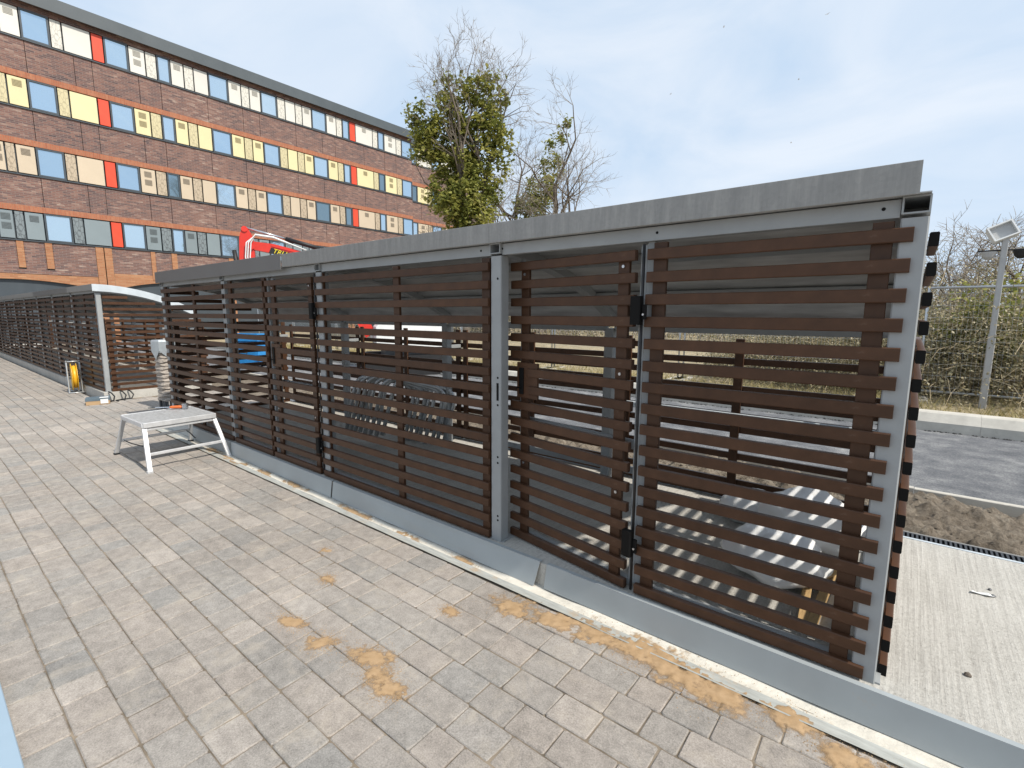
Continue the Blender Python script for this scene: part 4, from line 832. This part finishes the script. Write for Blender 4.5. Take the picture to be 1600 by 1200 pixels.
# ---- floodlight post
lp = thing('floodlight_post', 'grey post with a square floodlight and two small lamps before the thicket', 'lamp post', (1.02, 10.83, 0.15))
mb = MB(); mb.cbox(-.045, .045, -.045, .045, -.1, 1.25, .008, 'z'); mb.cbox(-.036, .036, -.036, .036, 1.25, 2.72, .006, 'z'); mk('post', mb, 'lampgrey', lp)
fh = mk('floodlight', MB().cbox(-.155, .155, .03, .10, -.125, .125, .02, 'y'), 'white', lp, (-.045, -.03, 2.82), rot=(R(-18), R(-24), R(12)))
mb = MB(); 
for a in ((-.155, .155, -.035, .03, .105, .125), (-.155, .155, -.035, .03, -.125, -.105), (-.155, -.135, -.035, .03, -.105, .105), (.135, .155, -.035, .03, -.105, .105)): mb.box(*a)
mk('housing_rim', mb, 'white', fh); mb = MB(); mb.box(-.134, .134, .018, .0295, -.104, .104); mk('back_plate', mb, 'lampgrey', fh)
mb = MB(); mb.cyl((-.30, 0, 2.535), (.26, 0, 2.535), .012, 8); mk('cross_arm', mb, 'black', lp)
for s, mt in ((-.17, 'lampgrey'), (.19, 'black')):
    mb = MB(); mb.loft([[(s + a * math.cos(t), a * .8 * math.sin(t), z) for t in [k * .5236 for k in range(12)]] for a, z in ((.10, 2.52), (.095, 2.50), (.07, 2.44), (.035, 2.40))]); mk('spot_lamp', mb, mt, lp, smooth=False)

# ---- excavator
ex_o = Vector((-13.05, 5.75, 0)); eu = Vector((0.50, 0.866, 0)).normalized(); DZ = -0.20
ex = thing('excavator', 'red excavator parked behind the near shelter with its boom raised', 'excavator', ex_o, math.atan2(eu.y, eu.x))
def plate(name, poly, y0, y1, mat, parent=ex): mb = MB(); mb.prism([(a, b + (DZ if b > 1.6 else 0)) for a, b in poly], y0, y1, 'y'); return mk(name, mb, mat, parent)
dip = plate('dipper', [(-.25, 3.18), (-.22, 3.72), (-.17, 3.90), (-.04, 3.98), (.05, 3.82), (.10, 3.58), (.10, 3.30), (.08, 2.75), (.04, 2.45), (-.10, 2.45), (-.16, 2.75)], -.09, .09, 'red')
mb = MB(); mb.cyl((-.09, -.12, 3.93), (-.09, .12, 3.93), .07, 16); mb.cyl((.04, -.13, 3.50), (.04, .13, 3.50), .06, 16); mk('pivot', mb, 'red', dip, (0, 0, DZ))
boom = plate('boom', [(.02, 3.58), (.10, 3.64), (.55, 3.60), (1.55, 3.37), (2.35, 2.70), (2.95, 1.15), (2.70, 1.02), (2.05, 2.38), (1.40, 3.06), (.60, 3.36), (.10, 3.44)], -.11, .11, 'red')
mb = MB(); mb.prism([(.50, 3.57), (1.50, 3.345), (1.50, 3.31), (.50, 3.535)], -.126, .126, 'y'); mk('boom_rib', mb, 'red', boom, (0, 0, DZ))
mb = MB(); mb.prism([(.48, 3.510), (1.50, 3.260), (1.44, 3.125), (.42, 3.375)], -.1185, -.1115, 'y'); dec = mk('name_plate', mb, 'black', boom, (0, 0, DZ))
cu_ = bpy.data.curves.new('lettering', 'FONT'); cu_.body = 'TRU PL'; cu_.size = .165; cu_.extrude = .002; cu_.shear = .25; cu_.space_character = 1.0
to = bpy.data.objects.new('tmp', cu_); COL.objects.link(to); bpy.context.view_layer.update(); tme = bpy.data.meshes.new_from_object(to.evaluated_get(bpy.context.evaluated_depsgraph_get())); bpy.data.objects.remove(to)
tme.materials.clear(); tme.materials.append(simple('lettering_yellow', (0.80, 0.62, 0.02), .45, 0, .03)); ob('lettering', tme, boom, (.50, -.123, 3.383 + DZ), rot=(math.pi / 2, R(14), 0))
mb = MB(); mb.cyl((-.10, 0, 3.98), (.85, 0, 3.75), .028, 10); mk('ram_rod', mb, 'steel_bright', boom, (0, 0, DZ), smooth=True)
mb = MB(); mb.cyl((.82, 0, 3.757), (1.72, 0, 3.53), .055, 12); mk('ram_barrel', mb, 'black', boom, (0, 0, DZ), smooth=True)
mb = MB()
for y0, o_ in ((-.14, 0), (-.16, .05), (-.13, .1)): mb.tube([(1.3, y0, 3.48), (.55, y0, 3.74 + o_ * .3), (.15, y0 - .02, 3.78 + o_ * .3), (-.06 + o_, y0 - .03, 3.60), (-.10 + o_, y0 - .03, 3.25), (-.06 + o_, y0 - .02, 2.9)], .016, 7)
mk('hose', mb, 'white', dip, (0, 0, DZ), smooth=True)
mb = MB(); mb.cyl((-.36, 0, 3.42), (-.30, 0, 2.75), .05, 10); mk('bucket_ram', mb, 'black', dip, (0, 0, DZ), smooth=True)
plate('bucket', [(-.10, 2.55), (.10, 2.62), (.40, 2.55), (.62, 2.30), (.60, 2.00), (.40, 1.86), (.42, 1.92), (.52, 2.08), (.50, 2.28), (.34, 2.42), (.10, 2.46)], -.30, .30, 'dark_steel')
bodyx = 3.75
house = mk('house', MB().cbox(bodyx - .85, bodyx + 1.05, -.85, .85, .78, 1.45, .12, 'y'), 'white', ex)
mk('counterweight', MB().cbox(bodyx + .75, bodyx + 1.25, -.84, .84, .70, 1.32, .10, 'z'), 'dark_steel', house)
cab = mk('cab', MB().prism([(bodyx - .80, .82), (bodyx - .92, 1.5), (bodyx - .62, 2.42), (bodyx + .35, 2.46), (bodyx + .42, 1.46), (bodyx + .42, .82)], -.05, .80, 'y'), 'glassdark', ex)
mk('cab_roof', MB().cbox(bodyx - .68, bodyx + .42, -.08, .83, 2.465, 2.54, .02, 'x'), 'white', cab)
for s in (-1, 1):
    y0, y1 = (.55, .98) if s > 0 else (-.98, -.55); poly = [(bodyx - 1.05 + .26 * (1 - math.cos(a)), .29 - .26 * math.cos(a + math.pi / 2)) for a in (0,)]; n = 8; pr = []
    for i in range(n + 1): a = math.pi / 2 + math.pi * i / n; pr.append((bodyx - .95 + .27 * math.cos(a), .30 + .27 * math.sin(a)))
    for i in range(n + 1): a = -math.pi / 2 + math.pi * i / n; pr.append((bodyx + .95 + .27 * math.cos(a), .30 + .27 * math.sin(a)))
    plate('track', pr, y0, y1, 'black')
mk('undercarriage', MB().cbox(bodyx - .6, bodyx + .6, -.54, .54, .25, .77, .05, 'x'), 'dark_steel', ex)

# ---- blue chest seen through the far slats
cbn = thing('tool_chest', 'bright blue steel tool chest glimpsed through the far slats', 'chest', (-15.95, 6.85, 0.03), R(30))
mk('chest_body', MB().cbox(-.50, .50, -.36, .36, .12, .80, .02, 'z'), 'blue', cbn); mk('lid', MB().prism([(-.40, .803), (.40, .803), (.40, .86), (.12, 1.02), (-.40, 1.04)], -.52, .52, 'x'), 'blue', cbn)
mk('skid', MB().box(-.45, .45, -.32, -.22, 0, .118), 'dark_steel', cbn); mk('skid', MB().box(-.45, .45, .22, .32, 0, .118), 'dark_steel', cbn); mk('handle', MB().tube([(.12, -.365, .45), (.12, -.41, .45), (-.12, -.41, .45), (-.12, -.365, .45)], .014, 6), 'dark_steel', cbn)

# ================================================================== VEGETATION
def grow(rgt, base, d0, length, r0, depth, segs, spread, up, out, maxd, kids=(2, 3), shrink=.72, droop=0.0, tmin=.35, shrink0=None, narrow=1.0):
    """recursive limb: appends (points, radii, depth) to out"""
    p = Vector(base); d = Vector(d0).normalized(); pts = [p.copy()]; rad = [r0]; step = length / segs; r1 = r0 * (.62 if depth < maxd else .3)
    for i in range(segs):
        d = (d + Vector((rgt.gauss(0, spread), rgt.gauss(0, spread), rgt.gauss(0, spread) + up))).normalized(); p = p + d * step; pts.append(p.copy()); rad.append(r0 + (r1 - r0) * (i + 1) / segs)
    out.append((pts, rad, depth))
    if depth >= maxd: return
    n = rgt.randint(*kids)
    for k in range(n):
        t = 1.0 if k == 0 else rgt.uniform(tmin if depth == 0 else .35, .98); i = min(segs, max(1, int(round(t * segs)))); b = pts[i]; ax = (pts[i] - pts[i - 1]).normalized()
        side = ax.orthogonal(); side.rotate(Matrix.Rotation(rgt.uniform(0, 6.283), 3, ax)); ang = (rgt.uniform(.25, .55) if k == 0 else rgt.uniform(.45, .95)) * (narrow if depth < 2 else 1)
        grow(rgt, b, ax * math.cos(ang) + side * math.sin(ang), length * (shrink0 if shrink0 and depth == 0 else shrink) * rgt.uniform(.8, 1.15), max(.0075, rad[i] * (.82 if k == 0 else .62)), depth + 1, max(2, segs - 1), spread, up * .9 + droop, out, maxd, kids, shrink, droop, tmin, shrink0, narrow)
def limbs_mesh(name, out, lo, hi, mat, sides=5):
    mb = MB()
    for pts, rad, dep in out:
        if lo <= dep <= hi: mb.tube(pts, rad, sides, False)
    return mb.mesh(name, mat, True)
nrg = np.random.default_rng(12)
def leaf_cloud(name, centers, n_per, spread, size, mat, flat=0.0, shade=None, upbias=0.6):
    C_ = np.repeat(np.array(centers, float), n_per, axis=0); n = len(C_); sp = np.repeat(np.array(spread, float).reshape(-1, 1) if np.ndim(spread) else np.full((len(centers), 1), spread), n_per, axis=0)
    P = C_ + nrg.normal(0, 1, (n, 3)) * sp * np.array([1, 1, 1 - flat])
    nn = nrg.normal(0, 1, (n, 3)); nn[:, 2] = np.abs(nn[:, 2]) + upbias; nn /= np.linalg.norm(nn, axis=1, keepdims=True)
    a = np.cross(nn, nrg.normal(0, 1, (n, 3))); a /= np.linalg.norm(a, axis=1, keepdims=True) + 1e-9; b = np.cross(nn, a)
    s = size * nrg.uniform(.55, 1.35, (n, 1)); fold = nn * s * nrg.uniform(.0, .35, (n, 1))
    V = np.stack([P - a * s, P - b * s * .62 + fold, P + a * s, P + b * s * .62 + fold], axis=1)
    grp = np.repeat(nrg.uniform(0, 1, len(centers)), n_per); rnd = np.clip(.55 * grp + .45 * nrg.uniform(0, 1, n), 0, 1)
    return quads(name, V, rnd, mat)
def tree(name, label, base, trunk_d, length, r0, seed, maxd, kids, spread=.10, up=.10, shrink=.74, ivy=None, stems=1, lean=None, group='trees beyond the shelter', tmin=.35, shrink0=None, extra=None, narrow=1.0, cull=None):
    t = thing(name, label, 'tree', base, 0, group); rgt = random.Random(seed); out = []
    for s in range(stems):
        d = Vector(trunk_d) if stems == 1 else Vector((trunk_d[0] + rgt.uniform(-.28, .28), trunk_d[1] + rgt.uniform(-.28, .28), 1))
        if lean: d = Vector(lean[s])
        grow(rgt, (rgt.uniform(-.12, .12) * (stems > 1), rgt.uniform(-.12, .12) * (stems > 1), 0), d, length, r0, 0, 6, spread, up, out, maxd, kids, shrink, 0.0, tmin, shrink0, narrow)
    for ek, ed, el in (extra or []): grow(rgt, out[0][0][ek], ed, el, .05, 2, 5, .08, .03, out, 6, (2, 3), .6)
    if cull: out = [q for q in out if q[2] < 4 or not any((q[0][-1] - Vector(c)).length < r_ * .98 for c, r_ in cull)]
    ob('trunk', limbs_mesh('trunk', out, 0, 1, 'bark', 8), t); ob('limbs', limbs_mesh('limbs', out, 2, 3, 'bark', 5), t); ob('twigs', limbs_mesh('twigs', out, 4, 99, 'twig', 3), t)
    if ivy:
        cs, sp = [], []
        for pts, rad, dep in out:
            if dep <= ivy['depth']:
                for i in range(len(pts) - 1):
                    for q in range(ivy['per'] if dep else ivy['per'] * 2):
                        p = pts[i].lerp(pts[i + 1], rgt.random())
                        if p.z > ivy['zmax'] * rgt.uniform(.75, 1.05) or p.z < 0.3: continue
                        wr = ivy['r'] * (1 - .55 * p.z / ivy['zmax']) * rgt.uniform(.5, 1.15)
                        o_ = Vector((rgt.gauss(0, 1), rgt.gauss(0, 1), rgt.gauss(0, .7))).normalized() * wr
                        if math.hypot(p.x + o_.x, p.y + o_.y) > ivy.get('rad', 99): continue
                        cs.append(p + o_); sp.append(wr * .38 + .05)
        ob('ivy_crown', leaf_cloud('ivy_crown', cs, ivy['n'], sp, ivy['size'], 'ivy'), t)
    return t, out
# ivy lobes: offset along the camera-facing width, height, radius, in metres
def px_lobes(px0, R_, L):
    mpp = R_ / F_PX * 1.03; return [((x - px0) * mpp, CAM_H + R_ * math.tan(math.atan((600 - y) / F_PX) - PITCH), r_ * mpp * 1.05) for x, y, r_ in L]
def ivy_lobes(parent, L, dens, size, seed, n=26, inner=.35):
    rl = random.Random(seed); cs, sp = [], []
    for u, z, r_ in L:
        dep = rl.uniform(-1.0, .2) * r_
        for q in range(max(4, int(dens * r_ ** 2))):
            d = Vector((rl.gauss(0, 1), rl.gauss(0, 1), rl.gauss(0, 1.15))).normalized() * r_ * rl.uniform(inner, 1.15)
            cs.append((u * .78 + d.x - dep * .6, u * .63 + d.y + dep * .78, z + d.z - .1)); sp.append(rl.uniform(.10, .24))
    ob('ivy_crown', leaf_cloud('ivy_crown', cs, n, sp, size, 'ivy', upbias=.75), parent)
IVY1 = px_lobes(727, 25.7, [(688, 215, 24), (702, 190, 20), (664, 188, 12), (676, 235, 20), (745, 185, 22), (766, 160, 17), (772, 205, 20), (703, 155, 11), (722, 150, 12), (745, 145, 13), (764, 128, 9), (705, 132, 7), (728, 225, 24), (755, 240, 22), (700, 258, 20), (780, 232, 13), (722, 275, 25), (752, 285, 22), (702, 300, 20), (735, 318, 26), (760, 318, 17), (715, 335, 22), (748, 345, 24), (730, 380, 28), (735, 430, 25), (690, 320, 14), (775, 300, 12), (668, 212, 14), (785, 262, 9)])
it, _o = tree('ivy_tree', 'tall ivy covered tree rising behind the shelter roof', (-17.9, 18.4, 0.1), (0.02, 0, 1), 8.3, .20, 21, 6, (2, 4), .05, .075, .66, None, 4, [(-.10, -.08, 1), (-.02, .06, 1), (.09, .07, 1), (.05, -.06, 1)], tmin=.85, shrink0=.34, extra=[(5, (-.8, -.64, .55), 2.0)], narrow=.5, cull=[((u * .78 + 1.2, u * .63 - 1.56, z), r_) for u, z, r_ in IVY1] + [((u * .78, u * .63, z), r_) for u, z, r_ in IVY1] + [((u * .78 + .6, u * .63 - .78, z), r_) for u, z, r_ in IVY1])
ivy_lobes(it, IVY1, 46, .11, 6, 26, .62)
bt, _o = tree('bare_tree', 'bare tree with ivy on its trunk right of the ivy covered tree', (-17.7, 24.6, 0.1), (0.05, 0, 1), 5.5, .28, 33, 6, (3, 4), .085, .065, .66, None, 3, [(.02, .06, 1), (-.26, -.2, 1), (.26, .26, 1)])
ivy_lobes(bt, px_lobes(838, 30.3, [(835, 312, 20), (818, 326, 16), (848, 295, 13), (856, 272, 9), (862, 250, 8), (852, 232, 7), (868, 215, 6), (872, 195, 4), (846, 255, 7), (830, 345, 22), (838, 380, 18)]), 40, .11, 9, 26, .62)
# ---- bare saplings and trees behind the right-hand thicket
rb = random.Random(17)
spots = [((2.2, 17.5), 1.75, 'bare tree behind the floodlight post', .10), ((-.3, 19.0), 1.5, 'thin bare tree at the corner post of the near shelter', .07), ((4.6, 16.0), 2.2, 'bare tree at the right edge beyond the fence', .11), ((.9, 21.0), 1.7, 'bare tree furthest back behind the thicket', .08), ((6.6, 18.5), 2.4, 'bare tree outside the right edge of the thicket', .10)]
for i, ((x, y), L, lb, r0) in enumerate(spots):
    tree('bare_tree', lb, (x, y, vergez(x, y) - .05), (rb.uniform(-.1, .1), rb.uniform(-.1, .1), 1), L, r0, 50 + i, 5, (3, 4), .13, .04, .70, None, 2, group='bare trees behind the thicket')
# ---- bramble thicket: arching stems and leaves
cs = []; sp = []; mb = MB()
for i in range(2300):
    x = rb.uniform(-3.5, 9.0); y = 11.75 + abs(rb.gauss(0, 2.0)); h = (1.5 + .8 * noise.noise((x * .6, y * .5, 3)) + rb.uniform(-.5, .5)) * (1 + .07 * (y - 11.7)) * min(1, max(.25, (x + 4.5) / 3.5))
    b = Vector((x, y, vergez(x, y) - .03)); d = Vector((rb.gauss(0, .5), rb.gauss(0, .5) - .15, 1)).normalized(); pts = [b]; n = 6; st = h * 1.35 / n
    for k in range(n): d = (d + Vector((rb.gauss(0, .2), rb.gauss(0, .2), -.20 * k / 2 + rb.gauss(0, .12)))).normalized(); pts.append(pts[-1] + d * st)
    r0 = rb.choice((.005, .007, .010)); mb.tube(pts, [r0 * (1 - .1 * k) for k in range(n + 1)], 3, False)
    for k in range(2, n + 1):
        if rb.random() < .62: cs.append(pts[k]); sp.append(.13)
kind(mk('bramble_stems', mb, 'stem'), 'stuff')['label'] = 'tangle of dry bramble stems behind the mesh fence'
o = ob('bramble_leaves', leaf_cloud('bramble_leaves', cs, 26, sp, .025, 'bramble')); o['kind'] = 'stuff'; o['label'] = 'olive and straw coloured leaves of the bramble thicket'
# dark ivy clump inside the thicket
cs = [(1.1 + rb.gauss(0, .32), 12.6 + rb.gauss(0, .25), 1.25 + rb.gauss(0, .38)) for _ in range(150)]
iv = thing('ivy_bush', 'dark green ivy bush in the thicket behind the floodlight post', 'bush', (1.1, 12.6, vergez(1.1, 12.6)))
ob('foliage', leaf_cloud('foliage', [(c[0] - 1.1, c[1] - 12.6, c[2] - vergez(1.1, 12.6)) for c in cs], 26, .13, .05, 'ivy'), iv)
mb = MB(); mb.tube([(0, 0, -.1), (.05, .02, .6), (-.03, .0, 1.3)], [.04, .03, .015], 6); mk('stem', mb, 'bark', iv)
# taller pale scrub behind, closing the view to the horizon
cs = []; mb = MB()
for i in range(2600):
    x = rb.uniform(-48, 26); y = rb.uniform(22, 34); h = (2.0 + 1.0 * noise.noise((x * .25, y * .2, 8)) + rb.uniform(-.6, .9)) * (1.0 if x > -6 else .55)
    b = Vector((x, y, vergez(x, y) - .05)); d = Vector((rb.gauss(0, .25), rb.gauss(0, .25), 1)).normalized(); pts = [b]
    for k in range(5): d = (d + Vector((rb.gauss(0, .18), rb.gauss(0, .18), 0))).normalized(); pts.append(pts[-1] + d * h / 5)
    mb.tube(pts, [.022, .019, .015, .012, .008, .004], 3, False)
    for k in range(1, 6):
        if rb.random() < .6: cs.append(pts[k])
kind(mk('scrub_stems', mb, 'twig'), 'stuff')['label'] = 'far line of leafless scrub stems'
o = ob('scrub_leaves', leaf_cloud('scrub_leaves', cs, 9, .26, .075, 'bramble')); o['kind'] = 'stuff'; o['label'] = 'sparse leaves of the far scrub line'
# dry grass along the verge
n = 26000; X_ = nrg.uniform(-22, 9, n); Y_ = 9.6 + np.abs(nrg.normal(0, 1.1, n)); Zg = np.array([vergez(x, y) for x, y in zip(X_, Y_)])
P = np.stack([X_, Y_, Zg - .01], 1); hgt = nrg.uniform(.04, .2, n)[:, None]; ln = nrg.normal(0, .6, (n, 3)) * hgt; ln[:, 2] = hgt[:, 0]; sd = nrg.normal(0, 1, (n, 3)); sd[:, 2] = 0; sd /= np.linalg.norm(sd, axis=1, keepdims=True); sd *= .006
keep = nrg.uniform(0, 1, n) < (.35 + .65 * (np.array([noise.noise((x * .8, y * .8, 1)) for x, y in zip(X_, Y_)]) > 0))
V = np.stack([P - sd, P + sd, P + sd * .3 + ln, P - sd * .3 + ln], 1)[keep]
o = ob('dry_grass', quads('dry_grass', V, nrg.uniform(0, 1, len(V)), 'drygrass')); o['kind'] = 'stuff'; o['label'] = 'dry grass and litter along the verge'

# ---- birds high above
for i, (px, py, a) in enumerate(((1131, 42, .4), (1293, 22, 1.2), (1248, 124, .2), (1048, 147, .7), (1236, 223, .3))):
    d = (FW * F_PX + RT * (px - 800) - CU * (py - 600)).normalized() * 150 + Vector((0, 0, CAM_H))
    t = thing('bird', ['grey bird second from the left high in the sky', 'grey bird nearest the top of the sky', 'grey bird in the middle of the five high above the roof', 'leftmost of the five grey birds in the sky', 'lowest of the five grey birds, just above the shelter roof'][i], 'bird', d, a, 'birds in the sky')
    mb = MB(); mb.tube([(-.22, 0, 0), (-.1, 0, .01), (.08, 0, .02), (.22, 0, .01)], [.01, .055, .06, .02], 8); mk('body', mb, 'lampgrey', t, smooth=True)
    for s in (-1, 1): mb = MB(); mb.loft([[(.07, s * .03, .03), (-.07, s * .03, .03), (-.07, s * .03, .022)], [(.09, s * .28, .10), (-.05, s * .28, .10), (-.05, s * .28, .093)], [(-.02, s * .55, .06), (-.06, s * .55, .06), (-.06, s * .55, .056)]]); mk('wing', mb, 'lampgrey', t)
